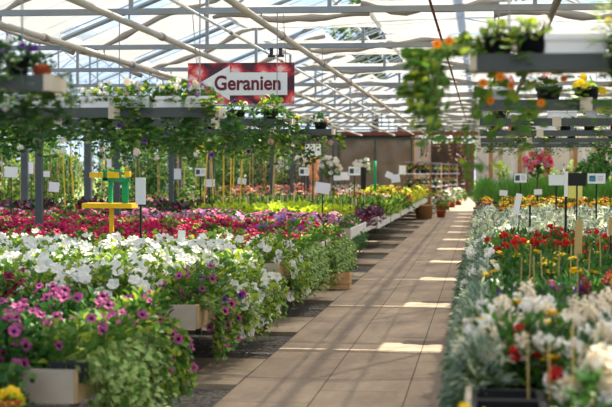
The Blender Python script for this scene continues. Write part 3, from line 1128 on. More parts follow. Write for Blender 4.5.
# ------------------------------------------------------------------ right benches
zb = 0.70 - BED
DX = 0.0
for (r, c, x, y) in rows(4.75, 7.2, RX - 0.18, 1, 0.2, 1.3, zb, 0.03):
    if c == 1 and y > 5.8:
        plant('dusty_miller', f'silver dusty miller hanging over the path edge, {od(r)} from the front', 'plant', (x + 0.07, y, zb + 0.02), 'silver', None, 0, tr='silver', tr_rz=PI, tr_dx=-0.02, sc=0.85)
    elif c <= 3 and y <= 5.9:
        pass
    else:
        plant('white_stock', f'cream white stock, {od(c)} from the path in the {od(r)} row of the near daisy bench', 'plant', (x - 0.06, y, zb - 0.02), 'herb',
              ['white_stock', 'white_soft', 'white_soft', 'white_stock', 'white_soft', 'yellow_daisy' if (r + c) % 3 else 'red'], 10, h=0.27, rad=0.17, stems_up=True, sc=R(.85, 1.0), zlow=0.3, fsc=1.12)
for (r, c, x, y) in rows(7.25, 9.15, RX - 0.18, 1, 0.25, 1.6, zb):
    if c == 1:
        plant('dusty_miller', f'silver dusty miller above the path edge of the near daisy bench, {od(r)} behind the stocks', 'plant', (x + 0.07, y, zb + 0.02), 'silver', None, 0, tr='silver', tr_rz=PI, tr_dx=-0.02, sc=0.9)
    else:
        kf = ['magenta_soft', 'purple_stock', 'white_soft'] if c <= 3 else ['purple_stock', 'red_snap', 'purple_stock', 'white_soft', 'magenta_soft']
        plant('purple_stock', f'purple and white stock, {od(c)} from the path, {od(r)} row behind the cream stocks', 'plant', (x - 0.06, y, zb - 0.03), 'herb', kf, 7, h=0.25, rad=0.18, stems_up=True, zlow=0.35, sc=R(.8, .95))
for (r, c, x, y) in rows(9.7, 14.1, RX - 0.14, 1, 0.28, 2.0, zb):
    if c == 1:
        if r % 4 == 2:
            plant('white_stock', f'white flowered plant among the dusty miller on the path edge, {od(r)} row', 'plant', (x + 0.05, y, zb + 0.05), 'silver', ['white_soft'], 7, tr='silver', tr_rz=PI, tr_dx=-0.08, sc=0.9, rad=0.14)
        else:
            plant('dusty_miller', f'silver dusty miller on the path edge of the second daisy bench, {od(r)} row', 'plant', (x + 0.07, y, zb + 0.02), 'silver', None, 0, tr='silver', tr_rz=PI, tr_dx=-0.02, sc=0.95)
    elif y < 11.9:
        plant('yellow_daisy', f'yellow daisy plant, {od(c)} from the path in the {od(r)} row of the second daisy bench', 'plant', (x - 0.06, y, zb - 0.02), 'herb', ['yellow_daisy'], random.choice((2, 3, 3)), h=0.27, rad=0.19, stems_up=True, zlow=0.5, sc=R(.88, 0.98))
    else:
        plant('red_geranium', f'red geranium, {od(c)} from the path in the {od(r)} row behind the yellow daisies', 'plant', (x - 0.06, y, zb - 0.01), 'herb', ['red', 'red', 'red', 'yellow_daisy'] if r % 2 else ['red'], random.choice((5, 8)), h=0.28, rad=0.2, stems_up=True, zlow=0.25)
for (r, c, x, y) in rows(14.8, 19.5, RX - 0.1, 1, 0.36, 2.4, zb):
    if c == 1:
        plant('dusty_miller', f'silver dusty miller on the path edge of the third daisy bench, {od(r)} row', 'plant', (x + 0.05, y, zb + 0.05), 'cream' if r > 4 else 'silver', None, 0, tr='silver', tr_rz=PI, tr_dx=-0.1, pot=False)
    elif y < 15.8:
        plant('red_geranium', f'red geranium, {od(c)} from the path in the {od(r)} row of the third daisy bench', 'plant', (x, y, zb + 0.05), 'geranium', ['red'], 6, h=0.3, rad=0.2, stems_up=True, zlow=0.35, pot=False)
    else:
        far('cream', x, y, zb + 0.1)
for (r, c, x, y) in rows(20.3, 25.5, RX, 1, 0.44, 3.0, zb):
    far('cream', x, y, zb + 0.12)
for (r, c, x, y) in rows(26.3, 31.9, RX, 1, 0.46, 3.4, zb):
    far('marigold' if c > 1 else random.choice(('marigold', 'purple_leaf')), x, y, zb + 0.18)
for (r, c, x, y) in rows(32.7, 38.4, RX, 1, 0.5, 3.8, zb):
    far('marigold' if r < 5 else 'grass', x, y, zb + 0.18)
for (r, c, x, y) in rows(39.3, 45.9, RX, 1, 0.6, 4.3, zb):
    far('grass', x, y, zb + 0.05)
for (r, c, x, y) in rows(46.7, 52.9, RX, 1, 0.7, 4.3, zb):
    far('grass', x, y, zb + 0.05)

# near right: black trays, yellow sedum, wooden stakes
for i, (yy, zz) in enumerate(((5.1, 0.60), (5.37, 0.60), (5.64, 0.60))):
    t = thing('plant_tray', f'empty black plastic plant tray on the bench corner, {od(i + 1)} from the front', 'tray', (RX + 0.16, yy, zz))
    mb = MB()
    for (c, d) in (((0, -0.12, 0.04), (0.26, 0.012, 0.08)), ((0, 0.12, 0.04), (0.26, 0.012, 0.08)), ((-0.124, 0, 0.04), (0.012, 0.24, 0.08)), ((0.124, 0, 0.04), (0.012, 0.24, 0.08)), ((0, 0, 0.008), (0.26, 0.24, 0.012))):
        mb.box(c, d)
    mb.build('shell', M['black_plastic'], t)
    mb = MB()
    for c, d in (((0, -0.125, 0.085), (0.29, 0.03, 0.01)), ((0, 0.125, 0.085), (0.29, 0.03, 0.01)), ((-0.13, 0, 0.085), (0.03, 0.24, 0.01)), ((0.13, 0, 0.085), (0.03, 0.24, 0.01))):
        mb.box(c, d)
    mb.build('rim', M['black_plastic'], t)
for i, (px, py, yy) in enumerate(((463, 398, 4.8), (481, 404, 4.85))):
    q = at(px, py, yy)
    plant('yellow_sedum', f'yellow flowering sedum in front of the black trays, {od(i + 1)} from the path', 'plant', (q.x, q.y, 0.57), 'lime', ['yellow_sedum'], 6, rad=0.09, h=0.3, pot=True, sc=0.38, stems_up=True, fsc=0.6)
for i, (px, y0, y1, dd) in enumerate(((529, 340, 395, 5.6), (551, 352, 400, 5.3), (576, 335, 407, 5.0), (527, 250, 292, 8.5), (534, 262, 300, 8.2), (545, 255, 296, 9.0), (556, 250, 290, 9.1), (569, 248, 290, 9.8), (586, 255, 292, 9.0), (602, 240, 285, 10), (518, 262, 298, 8.6), (578, 262, 300, 8.0))):
    a, b = at(px, y1, dd), at(px, y0, dd)
    stake(a.x, a.y, 0.58, b.z - 0.58 + 0.03, f'pale bamboo stake among the daisy side flowers, {od(i + 1)} of the bed', 'bamboo stakes by the daisies', 'bamboo', 0.003)

# ------------------------------------------------------------------ hanging shelves
SZ = 2.03
LX, LRX = -1.87, -0.04


def hang_shelf(y, x0, x1, label, SZ=2.03):
    t = thing('hanging_shelf', label, 'shelf', (0, y, SZ), 0, 'hanging shelves under the trusses')
    xc, w = (x0 + x1) / 2, x1 - x0
    mb = MB()
    mb.box((xc, -0.11, 0), (w, 0.012, 0.056))
    mb.box((xc, -0.10, 0.03), (w, 0.035, 0.007))
    mb.box((xc, -0.10, -0.03), (w, 0.035, 0.007))
    mb.build('front_channel', M['steel_dark'], t)
    mb = MB()
    mb.box((xc, 0.11, 0), (w, 0.012, 0.065))
    mb.box((xc, 0.10, 0.036), (w, 0.035, 0.008))
    mb.build('back_channel', M['steel_dark'], t)
    mb = MB()
    mb.box((xc, 0, -0.03), (w, 0.22, 0.01))
    mb.build('deck', M['steel'], t)
    xe = x1 if x0 < -3 else x0
    if x0 < -5 and y > 16:
        for xx in (-5.72,):
            mb = MB()
            mb.box((xx, 0, (0.04 - SZ - 0.03) / 2 - 0.0), (0.085, 0.085, SZ - 0.075))
            mb.build('support_post', M['steel_dark'], t)
    mb = MB()
    mb.box((xe, 0, 0), (0.03, 0.25, 0.072))
    mb.build('end_cap', M['cap_beige'], t)
    k = 0
    xx = xe
    s = -1 if x0 < -3 else 1
    while x0 <= xx <= x1:
        if k:
            mb = MB()
            mb.box((xx - s * 0.85, -0.12, 0), (0.085, 0.012, 0.095))
            mb.build('clip', M['cap_beige'], t)
        mb = MB()
        mb.tube([(xx + s * 0.15, 0.0, -0.03), (xx + s * 0.15, 0.0, Z_CH - SZ)], 0.005, 5)
        mb.build('hanger_rod', M['steel'], t)
        xx += s * 1.6
        k += 1


SY = [6.2, 10.25, 14.2, 18.25, 22.3, 26.3]
SZL = [1.935, 1.975, 2.04, 2.06, 2.05, 2.05]
SZR = [2.012, 2.022, 2.04, 2.04, 2.04, 2.04]
for i, y in enumerate(SY):
    hang_shelf(y, -5.85 if y > 8 else -3.5, LX if y < 20 else -3.45, f'grey hanging shelf above the petunias, {od(i + 1)} from the front', SZL[i])
    hang_shelf(y, LRX, 4.6 if y > 12 else 2.4, f'grey hanging shelf above the daisies, {od(i + 1)} from the front', SZR[i])

# pots and plants of the shelves
mbp = MB()
BOXM = {}


def planter_mesh(m, w=0.5):
    key = (m, w)
    if key not in BOXM:
        mb = MB()
        h, d = 0.14, 0.17
        for (c, dd) in (((0, -d / 2, h / 2), (w, 0.012, h)), ((0, d / 2, h / 2), (w, 0.012, h)), ((-w / 2, 0, h / 2), (0.012, d, h)), ((w / 2, 0, h / 2), (0.012, d, h)), ((0, 0, 0.01), (w, d, 0.02)),
                        ((0, -d / 2 - 0.008, h - 0.012), (w + 0.02, 0.02, 0.024)), ((0, d / 2 + 0.008, h - 0.012), (w + 0.02, 0.02, 0.024))):
            mb.box(c, dd)
        BOXM[key] = mb.mesh('planter', M[m], False)
    return BOXM[key]


def soil_mesh(w, d):
    mb = MB()
    mb.box((0, 0, 0), (w, d, 0.02))
    return mb.mesh('soil', M['soil'])


SOIL = soil_mesh(0.47, 0.15)
BIGPOT = {}
for m in ('black_plastic', 'terracotta', 'white_plastic'):
    mb = MB()
    mb.lathe([(0.075, 0), (0.098, 0.125), (0.108, 0.125), (0.108, 0.15), (0.094, 0.15), (0.09, 0.13), (0.001, 0.13)], 18)
    BIGPOT[m] = mb.mesh('pot', M[m])
HANG = [trail('trailing_stems', [M['leaf_dark'], M['leaf'], LS], 120, 0.42, 0.2, 0.05, 0.04, out=0.09, stems=9, mi2=0.4) for _ in range(4)]
HANGL = [trail('trailing_stems', [M['leaf'], M['leaf_yellow'], LS], 60, 0.45, 0.16, 0.06, 0.055, out=0.1, stems=6, mi2=0.45) for _ in range(4)]
IVY = [trail('trailing_stems', [M['leaf_dark'], M['leaf_light'], LS], 90, 0.38, 0.15, 0.04, 0.036, out=0.08, stems=8, mi2=0.3) for _ in range(3)]
CASC = [trail('trailing_stems', [M['leaf'], M['leaf_yellow'], LS], 60, 0.55, 0.13, 0.056, 0.056, out=0.09, stems=6, mi2=0.35, reach=0.05) for _ in range(3)]
STRAND = [trail('trailing_stems', [M['leaf'], M['leaf_yellow'], LS], 26, 0.4, 0.07, 0.055, 0.055, out=0.05, stems=3, mi2=0.4, reach=0.04) for _ in range(3)]
FOL['small'] = [mound('foliage', [M['leaf'], M['leaf_yellow'], LS], 70, 0.1, 0.11, 0.04, 0.032, True, 5, 0.4) for _ in range(3)]
FOL['small_dark'] = [mound('foliage', [M['leaf_dark'], M['leaf'], LS], 70, 0.1, 0.12, 0.04, 0.032, True, 5, 0.35) for _ in range(3)]
FOL['small_light'] = [mound('foliage', [M['leaf_light'], M['leaf_yellow'], LS], 60, 0.11, 0.1, 0.042, 0.038, True, 5, 0.5) for _ in range(2)]
FOL['spiky'] = [mound('foliage', [M['leaf_yellow'], M['leaf'], LS], 130, 0.12, 0.26, 0.09, 0.014, False, 8, 0.4) for _ in range(2)]


def shelf_plant(name, label, x, y, z, pot, fol, flowers=(), nf=0, box=False, sc=1.0, psc=0.63, fsc=0.7, front=None, nfront=0, behind=None, nbehind=0, bl=1.0, w=0.5, nhang=0):
    """a pot or box plant standing on a hanging shelf; strands may hang in front of or behind the rail"""
    t = thing(name, label, 'plant', (x, y, z - 0.025))
    if box:
        top = 0.12
        pl = put('planter', planter_mesh(pot, w), t)
        put('soil', SOIL, pl, (0, 0, 0.105), None, ((w - 0.03) / 0.47, 1, 1))
        n = max(2, int(w / 0.14))
        for k in range(n):
            put('foliage', random.choice(FOL[fol]), t, (-w / 2 + (k + 0.5) * w / n, 0, top - 0.03), (0, 0, R(0, 6)), sc * R(0.85, 1.15))
    else:
        top = 0.13
        put('pot', BIGPOT[pot], t, None, None, (psc, psc, 1.0))
        put('foliage', random.choice(FOL[fol]), t, (0, 0, top - 0.02), (0, 0, R(0, 6)), sc * R(0.9, 1.1))
    for i in range(nf):
        d = rdir(0.2, 1.0)
        if d.y > 0.2:
            d.y *= -1
        p = Vector((R(-w, w) * 0.45 if box else d.x * 0.1 * sc, d.y * 0.1 * sc, top + d.z * 0.11 * sc))
        put('blossom', random.choice(FL[random.choice(flowers)]), t, mx=orient(p, d + Vector((0, -0.8, 0.2)) + rdir(-1, 1) * 0.4) @ Matrix.Scale(fsc * R(0.85, 1.1), 4))
    for k in range(nfront):
        put('trailing_stems', random.choice(front), t, (R(-.12, .12), -0.06, top - 0.02), (0, 0, -PI / 2 + R(-.3, .3)), (1, 1, bl * R(0.6, 1.1)))
    for k in range(nbehind):
        put('trailing_stems', random.choice(behind), t, (R(-.1, .1), 0.07, -0.02), (0, 0, PI / 2 + R(-.4, .4)), (1, 1, bl * R(0.6, 1.1)))
    for i in range(nhang):
        p = Vector((R(-.15, .15), 0.02, -R(0.05, 0.35) * bl))
        put('blossom', random.choice(FL[random.choice(flowers)]), t, mx=orient(p, Vector((R(-.5, .5), -1, R(-.2, .5)))) @ Matrix.Scale(fsc * R(0.8, 1.05), 4))
    return t


# petunia side, first shelf (very close): only its end is in the picture
z = SZL[0]
t = thing('geranium_pot', 'leafy plant in a small terracotta pot at the end of the closest petunia side shelf', 'plant', (LX - 0.055, 6.19, z - 0.025))
put('pot', BIGPOT['terracotta'], t, None, None, (0.42, 0.42, 0.72))
put('foliage', FOL['small_dark'][0], t, (0, 0, 0.09), None, 0.6)
shelf_plant('trailing_bellflower', 'dark leafy plant with violet blossoms beside the terracotta pot', LX - 0.17, 6.2, z, 'black_plastic', 'small_dark', ['violet', 'white_soft'], 4, sc=0.95, psc=0.5, fsc=0.5, front=IVY, nfront=1, behind=HANG, nbehind=1, bl=0.45, nhang=1)
shelf_plant('trailing_bellflower', 'bushy violet flowered plant, second from the terracotta pot', LX - 0.3, 6.2, z, 'black_plastic', 'small_dark', ['violet', 'violet', 'white_soft'], 6, sc=1.05, psc=0.5, fsc=0.5, front=STRAND, nfront=1, behind=HANG, nbehind=2, bl=0.45, nhang=2)
t = thing('trailing_ivy', 'pale variegated ivy hanging off the closest petunia side shelf end', 'plant', (LX + 0.05, 6.2, z + 0.02))
put('trailing_stems', IVY[0], t, (0, 0, 0.0), (0, 0, R(-.5, .3)), (0.5, 0.5, 0.45))
# second shelf: white boxes, creepers hanging below
z = SZL[1]
xs = (LX - 0.15, LX - 0.36, LX - 0.61, LX - 0.9, LX - 1.25)
ws = (0.17, 0.17, 0.2, 0.2, 0.22)
fs_ = (['white_soft', 'white_soft', 'white_soft', 'mauve', 'white_stock'], ['white_soft'], ['white_soft', 'white_stock'], ['violet', 'white_soft', 'white_soft'], ['white_soft', 'white_stock'])
for i, x in enumerate(xs):
    shelf_plant('flower_box', f'white box of pale flowers on the second petunia side shelf, {od(i + 1)} from its path end', x, 10.25, z, 'white_plastic', 'small', fs_[i], (15, 14, 9, 10, 10)[i], box=True, w=ws[i], sc=(1.0, 1.25, 1.25, 1.1, 1.1)[i], fsc=0.62, front=HANGL, nfront=1 if i in (0, 2) else 0, bl=0.5)
for i in range(6):
    x = LX - 0.12 - 0.3 * i
    t = thing('hanging_creeper', f'green creeper hanging below the second petunia side shelf, {od(i + 1)} from its path end', 'plant', (x, 10.22, z - 0.04))
    for k in range(2):
        put('trailing_stems', random.choice(HANG if (i + k) % 3 else IVY), t, (R(-.1, .1), 0.05, 0.0), (0, 0, (-PI / 2, PI / 2)[k]), (0.8, 1.1, R(0.45, 0.85)))
    for q in range(2):
        put('blossom', random.choice(FL[random.choice(['violet', 'white_soft', 'white_stock'])]), t, mx=orient(Vector((R(-.15, .15), -0.08, R(-.3, -.05))), Vector((R(-.5, .5), -1, .3))) @ Matrix.Scale(0.6, 4))
# third and later shelves
for si, y in enumerate(SY[2:]):
    nm = ['third', 'fourth', 'fifth', 'sixth'][si]
    for i in range((7, 8, 7, 7)[si]):
        x = (LX if y < 20 else -3.45) - 0.14 - 0.36 * i - R(0, .08)
        fl = random.choice((['white_soft'], ['pale', 'white_soft'], ['violet', 'white_soft'], ['yellow_daisy', 'pale']))
        big = si == 0 and i == 0
        bare = si == 0 and i in (2, 3)
        shelf_plant('trailing_pot_plant', f'green trailing pot plant on the {nm} petunia side shelf, {od(i + 1)} from its path end', x, y, SZL[si + 2], 'black_plastic', random.choice(('small', 'small_dark')), fl, 0 if big or bare else 3,
                    sc=1.5 if big else 0.8 if bare else 1.1, psc=0.8, front=HANG, nfront=1 if big or (si and i % 2) else 0, behind=HANG if i % 2 else HANGL, nbehind=2 if big else 1, bl=R(0.6, 1.0), nhang=1)

# daisy side, first shelf (close, blurred)
z = SZR[0]
yR = 6.2
shelf_plant('nasturtium_pot', 'leafy nasturtium in a black pot at the path end of the closest daisy side shelf', 0.065, yR, z, 'black_plastic', 'small_light', ['orange_daisy'], 0, sc=0.95, front=STRAND, nfront=1, bl=0.25)
shelf_plant('nasturtium_pot', 'pale leafy nasturtium in the black pot beside the white box', 0.2, yR, z, 'black_plastic', 'small_light', ['white_soft'], 1, sc=0.95, front=STRAND, nfront=0)
t = thing('trailing_nasturtium', 'long nasturtium cascade with orange blossoms hanging off the closest daisy side shelf end', 'plant', (LRX - 0.01, yR - 0.05, z))
put('foliage', FOL['small'][0], t, (-0.02, 0, 0.03), None, 0.75)
for k in range(5):
    put('trailing_stems', CASC[k % 3], t, (R(-.08, -.02), R(-.06, .06), R(0.0, 0.06)), (0, 0, PI + R(-0.8, 0.8)), (R(0.6, 1.7), 0.7, R(0.5, 0.9)))
put('trailing_stems', STRAND[0], t, (0.03, 0, -0.2), (0, 0, PI), (0.6, 0.8, 0.9))
for (px, py) in ((437, 44), (449, 41), (483, 83), (500, 77)):
    q = at(px, py, 6.05) - Vector((LRX - 0.01, yR - 0.05, z))
    put('blossom', FL['orange_daisy'][0], t, mx=orient(q, Vector((R(-.5, .5), -1, 0.3))) @ Matrix.Scale(0.62, 4))
t = thing('planter_box', 'plain white planter box on the closest daisy side shelf', 'planter', (0.385, yR, z - 0.025))
pl = put('planter', planter_mesh('white_plastic', 0.24), t)
put('soil', soil_mesh(0.22, 0.15), pl, (0, 0, 0.1))
for i, x in enumerate((0.57, 0.69)):
    shelf_plant('yellow_bidens', f'spiky yellow flowered plant on the closest daisy side shelf, {od(i + 1)} from the white box', x, yR - 0.12, z - 0.02, 'black_plastic', 'spiky', ['yellow_daisy', 'orange_daisy'], 2, sc=0.9, fsc=0.5, front=STRAND, nfront=1, bl=0.4, behind=STRAND, nbehind=1, nhang=2)
for i, x in enumerate((0.03, 0.13, 0.21, 0.3)):
    t = thing('nasturtium_strand', f'round leaved nasturtium strand under the closest daisy side shelf, {od(i + 1)} from the path', 'plant', (x, yR + 0.05, z - 0.04))
    put('trailing_stems', STRAND[i % 3], t, (0, 0.0, 0), (0, 0, -PI / 2), (0.7, 1, (1.0, 0.8, 0.55, 0.35)[i]))
    put('blossom', FL['orange_daisy'][0], t, mx=orient(Vector((R(-.05, .05), -0.08, R(-.15, -.02))), Vector((R(-.5, .5), -1, .3))) @ Matrix.Scale(0.55, 4))
for si, y in enumerate(SY[1:]):
    nm = ['second', 'third', 'fourth', 'fifth', 'sixth'][si]
    for i in range(4 + si):
        x = LRX + 0.16 + 0.3 * i + R(0, .05)
        k = (i + si) % 4
        if si == 1 and k == 3 or si == 2 and k == 0:
            t = thing('planter_box', f'white planter box on the {nm} daisy side shelf, {od(i + 1)} place from its path end', 'planter', (x, y, SZR[si + 1] - 0.025))
            pl = put('planter', planter_mesh('white_plastic', 0.26), t)
            put('soil', SOIL, pl, (0, 0, 0.1), None, (0.5, 1, 1))
            continue
        shelf_plant('shelf_pot_plant', f'small pot plant on the {nm} daisy side shelf, {od(i + 1)} from its path end', x, y, SZR[si + 1], 'black_plastic' if k else 'white_plastic', ('small', 'small_dark', 'small_light')[i % 3],
                    (['orange_daisy', 'red', 'pale'], ['pale'], ['yellow_daisy'], ['violet'])[k], 4 if k != 1 else 1, sc=0.9, psc=0.7 if si else 0.85, fsc=0.7, front=STRAND, nfront=1 if k == 2 else 0, behind=IVY, nbehind=1 if k in (0, 3) and si > 1 else 0, bl=0.5)

# ------------------------------------------------------------------ big hanging sign
def petal_print():
    m = bpy.data.materials.new('geranium print')
    m.use_nodes = True
    nt = m.node_tree
    nd, ln = nt.nodes, nt.links
    p = nd['Principled BSDF']
    p.inputs['Roughness'].default_value = 0.45
    tc = nd.new('ShaderNodeTexCoord')
    sx = nd.new('ShaderNodeSeparateXYZ')
    cb = nd.new('ShaderNodeCombineXYZ')
    ln.new(tc.outputs['Object'], sx.inputs[0])
    ln.new(sx.outputs[0], cb.inputs[0])
    ln.new(sx.outputs[2], cb.inputs[1])
    n = nd.new('ShaderNodeTexNoise')
    n.inputs['Scale'].default_value = 4
    ln.new(cb.outputs[0], n.inputs[0])
    mxv = nd.new('ShaderNodeMix')
    mxv.data_type = 'RGBA'
    mxv.inputs[0].default_value = 0.16
    ln.new(cb.outputs[0], mxv.inputs[6])
    ln.new(n.outputs['Color'], mxv.inputs[7])
    v = nd.new('ShaderNodeTexVoronoi')
    v.voronoi_dimensions = '2D'
    v.inputs['Scale'].default_value = 6.0
    ln.new(mxv.outputs[2], v.inputs['Vector'])
    ma = nd.new('ShaderNodeMath')
    ma.operation = 'MULTIPLY_ADD'
    ma.inputs[1].default_value = 0.45
    n3 = nd.new('ShaderNodeTexNoise')
    n3.inputs['Scale'].default_value = 13
    n3.inputs['Distortion'].default_value = 1.5
    ln.new(cb.outputs[0], n3.inputs[0])
    ln.new(n3.outputs['Fac'], ma.inputs[0])
    ln.new(v.outputs['Distance'], ma.inputs[2])
    rp = nd.new('ShaderNodeValToRGB')
    e = rp.color_ramp.elements
    e[0].position = 0.32
    e[0].color = lin((250, 200, 196)) + (1,)
    e[1].position = 0.80
    e[1].color = lin((66, 14, 40)) + (1,)
    for (ps, cc) in ((0.44, (240, 110, 100)), (0.58, (210, 44, 56)), (0.7, (140, 20, 48))):
        q = rp.color_ramp.elements.new(ps)
        q.color = lin(cc) + (1,)
    ln.new(ma.outputs[0], rp.inputs[0])
    ln.new(rp.outputs[0], p.inputs['Base Color'])
    return m


YS = 14.75
a, b = at(188, 104, YS), at(294.5, 62.5, YS)
W_, H_ = b.x - a.x, b.z - a.z
cx, cz = (a.x + b.x) / 2, (a.z + b.z) / 2
sg = thing('hanging_sign', 'large red petal printed sign with a white arrow reading Geranien', 'sign', (cx, YS, cz))
mb = MB()
mb.box((0, 0, 0), (W_, 0.02, H_))
mb.build('board', petal_print(), sg)


def sp_(px, py):
    q = at(px, py, YS)
    return (q.x - cx, q.z - cz)


arrow = [(201, 82.5), (230, 65.5), (230, 72.5), (287.5, 72.5), (287.5, 95), (230, 95.5), (230, 100.5)]
pts = [sp_(*q) for q in arrow]
mb = MB()
vs = [(x, -0.012, z) for x, z in pts] + [(x, -0.0155, z) for x, z in pts]
n = len(pts)
mb.add(vs, [tuple(range(n, 2 * n))[::-1]] + [(i, (i + 1) % n, n + (i + 1) % n, n + i) for i in range(n)])
ap = mb.build('arrow_panel', M['card'], sg)
ap['label'] = 'white arrow pointing to the beds'
fc = bpy.data.curves.new('lettering', 'FONT')
fc.body = 'Geranien'
fc.size = 0.2
fc.extrude = 0.0015
fc.offset = 0.0048
fc.align_x = 'CENTER'
fc.align_y = 'CENTER'
fc.materials.append(M['sign_maroon'])
bpy.context.view_layer.update()
fo = bpy.data.objects.new('lettering', fc)
C.objects.link(fo)
fo.parent = sg
x0, z0 = sp_(215, 91)
x1, z1 = sp_(281, 76)
bpy.context.view_layer.update()
fw, fh = fo.dimensions.x, fo.dimensions.y
k = (x1 - x0) / max(fw, 0.01)
deps = bpy.context.evaluated_depsgraph_get()
tm = bpy.data.meshes.new_from_object(fo.evaluated_get(deps))
bpy.data.objects.remove(fo)
fo = put('lettering', tm, None)
fo.parent = ap
fo.scale = (k, k * 1.1, 1)
fo.location = ((x0 + x1) / 2, -0.0185, (z0 + z1) / 2 - 0.002)
fo.rotation_euler = (PI / 2, 0, 0)
for sx in (-0.42, 0.42):
    mb = MB()
    mb.tube([(sx * W_, 0, H_ / 2), (sx * W_, -0.2, Z_CH - cz)], 0.004, 5)
    mb.build('hanging_wire', M['steel'], sg)
# dark valve clamps on the truss above the sign
for i, px in enumerate((272, 281)):
    q = at(px, 54, 18.25)
    t = thing('pipe_valve', f'dark valve fitting above the sign, {od(i + 1)} of two', 'valve', (q.x, 18.25 - 0.05, Z_CH - 0.13))
    mb = MB(); mb.box((0, 0, 0.05), (0.04, 0.04, 0.1)); mb.build('body', M['dark_roofing'], t)
    mb = MB(); mb.tube([(-0.045, 0, 0), (0.045, 0, 0)], 0.014, 8); mb.build('spout', M['dark_roofing'], t)


# ------------------------------------------------------------------ cards on posts
def card_sign(px, py, w, h, Y, base_z, label, photo=None, name='info_sign', tilt=0.0, rz=0.0, back=False, group=None, postx=0.0):
    q = at(px, py, Y)
    W, H = w * Y / FPX, h * Y / FPX
    t = thing(name, label, 'sign', (q.x, Y, base_z), rz, group)
    rot = Matrix.Rotation(tilt, 3, 'Y')
    hz = q.z - base_z
    mb = MB()
    mb.box((0, 0, hz), (W, 0.006, H), 0, rot)
    cd = mb.build('card', M['black_metal'] if back else M['card'], t)
    if photo:
        mb = MB()
        mb.box((-W * 0.22, -0.005, hz), (W * 0.34, 0.003, H * 0.55), 0, rot)
        mb.build('photo', M[photo], cd)
        mb = MB()
        for i in range(3):
            mb.box((W * 0.2, -0.0045, hz + H * (0.2 - 0.17 * i)), (W * 0.3, 0.002, H * 0.05), 0, rot)
        mb.build('print_rule', M['card_lines'], cd)
        mb = MB()
        for (c, d) in (((0, H / 2), (W, 0.004)), ((0, -H / 2), (W, 0.004)), ((-W / 2, 0), (0.004, H)), ((W / 2, 0), (0.004, H))):
            mb.box((c[0], 0, hz + c[1]), (d[0] + 0.004, 0.014, d[1]))
        mb.build('frame', M['black_metal'], t)
    mb = MB()
    mb.box((postx * W, 0.01, (hz - H / 2) / 2 + (H * 0.1)), (0.022, 0.014, hz - H / 2 + H * 0.2))
    mb.build('post', M['black_metal'], t)
    return t


def loose_card(px, py, w, h, Y, label, tilt=0.0, m='card', name='plant_label', base=None, group=None):
    q = at(px, py, Y)
    W, H = w * Y / FPX, h * Y / FPX
    hb = q.z - H / 2 - (base if base is not None else q.z - H / 2 - 0.12)
    t = thing(name, label, 'label', (q.x, Y, q.z - H / 2 - max(hb, 0.02)), 0, group)
    mb = MB()
    mb.box((0, 0, max(hb, 0.02) + H / 2), (W, 0.004, H), 0, Matrix.Rotation(tilt, 3, 'Y'))
    mb.build('card', M[m], t)
    mb = MB()
    mb.box((0, 0.004, max(hb, 0.02) / 2 + 0.01), (0.012, 0.004, max(hb, 0.02) + 0.04))
    mb.build('spike', M['black_metal' if hb > 0.3 else 'card'], t)
    return t


card_sign(175, 174, 12.5, 11, 27, 0.55, 'white card sign on a black post beside the climbing plants')
card_sign(200.5, 172, 12, 8.5, 28, 0.55, 'small framed sign with a dark photo at the left of the orange strip', 'card_photo')
card_sign(209.5, 183, 11, 8, 26.5, 0.55, 'plain white card sign in front of the framed ones, low over the lime strip')
card_sign(304.5, 171.5, 11.5, 8.5, 33, 0.55, 'framed sign with dark photo in the orange geraniums', 'card_photo')
card_sign(354.5, 171, 12.5, 9, 33, 0.55, 'framed sign with dark photo in the pale pink flowers', 'card_photo')
card_sign(322.5, 188, 15, 11, 24, 0.55, 'tilted white card with a green picture above the stakes', None, tilt=0.15)
card_sign(313, 150, 16, 12, 30, 0.55, 'white sheet high among the hanging plants', None)
loose_card(242, 181, 9, 6.5, 27, 'grey white label low in the orange flowers', 0.1, base=0.6)
loose_card(363.5, 178.5, 0.01 + 5, 22, 31, 'narrow dark edge on sign post between yellow flowers', 0, 'black_metal', 'sign_post', base=0.6)
loose_card(337, 178, 7, 5, 39.4, 'small pale label left of the pale pink flowers', 0, base=0.75)
loose_card(345, 176, 9, 8, 42, 'white label behind the framed sign', 0, base=0.75)
loose_card(395.5, 178.5, 9, 8, 39.6, 'white label card over the yellow flowers near the path', -0.15, base=0.75)
loose_card(389, 175, 7, 6, 43, 'tilted white label left of the yellow flowers', 0.4, base=0.75)
loose_card(402.5, 170, 7, 9, 46, 'upper white label of the pair near the path', 0.05, base=0.75)
loose_card(181.5, 238, 7.5, 16, 13.0, 'tall white plant label standing in the white petunias', 0.03, base=0.75)
t = card_sign(140.5, 191, 10.5, 27.5, 15.6, 0.55, 'tall white card on a black post beside the yellow rack')
# left background cards
loose_card(11, 172, 14, 11, 21, 'large white card at the left edge under the shelf', 0.05, base=0.8)
loose_card(44, 174, 12, 6, 24, 'grey card behind the left posts', 0.02, base=0.8)
loose_card(54, 187, 11, 10, 24, 'pale label low between the left posts', 0.08, base=0.8)
loose_card(31, 168, 5, 12, 26, 'narrow white label left of the grey post', 0.0, base=0.8)
loose_card(109, 163, 4.5, 9, 27, 'small white tag over the yellow rack', 0.0, base=0.8)

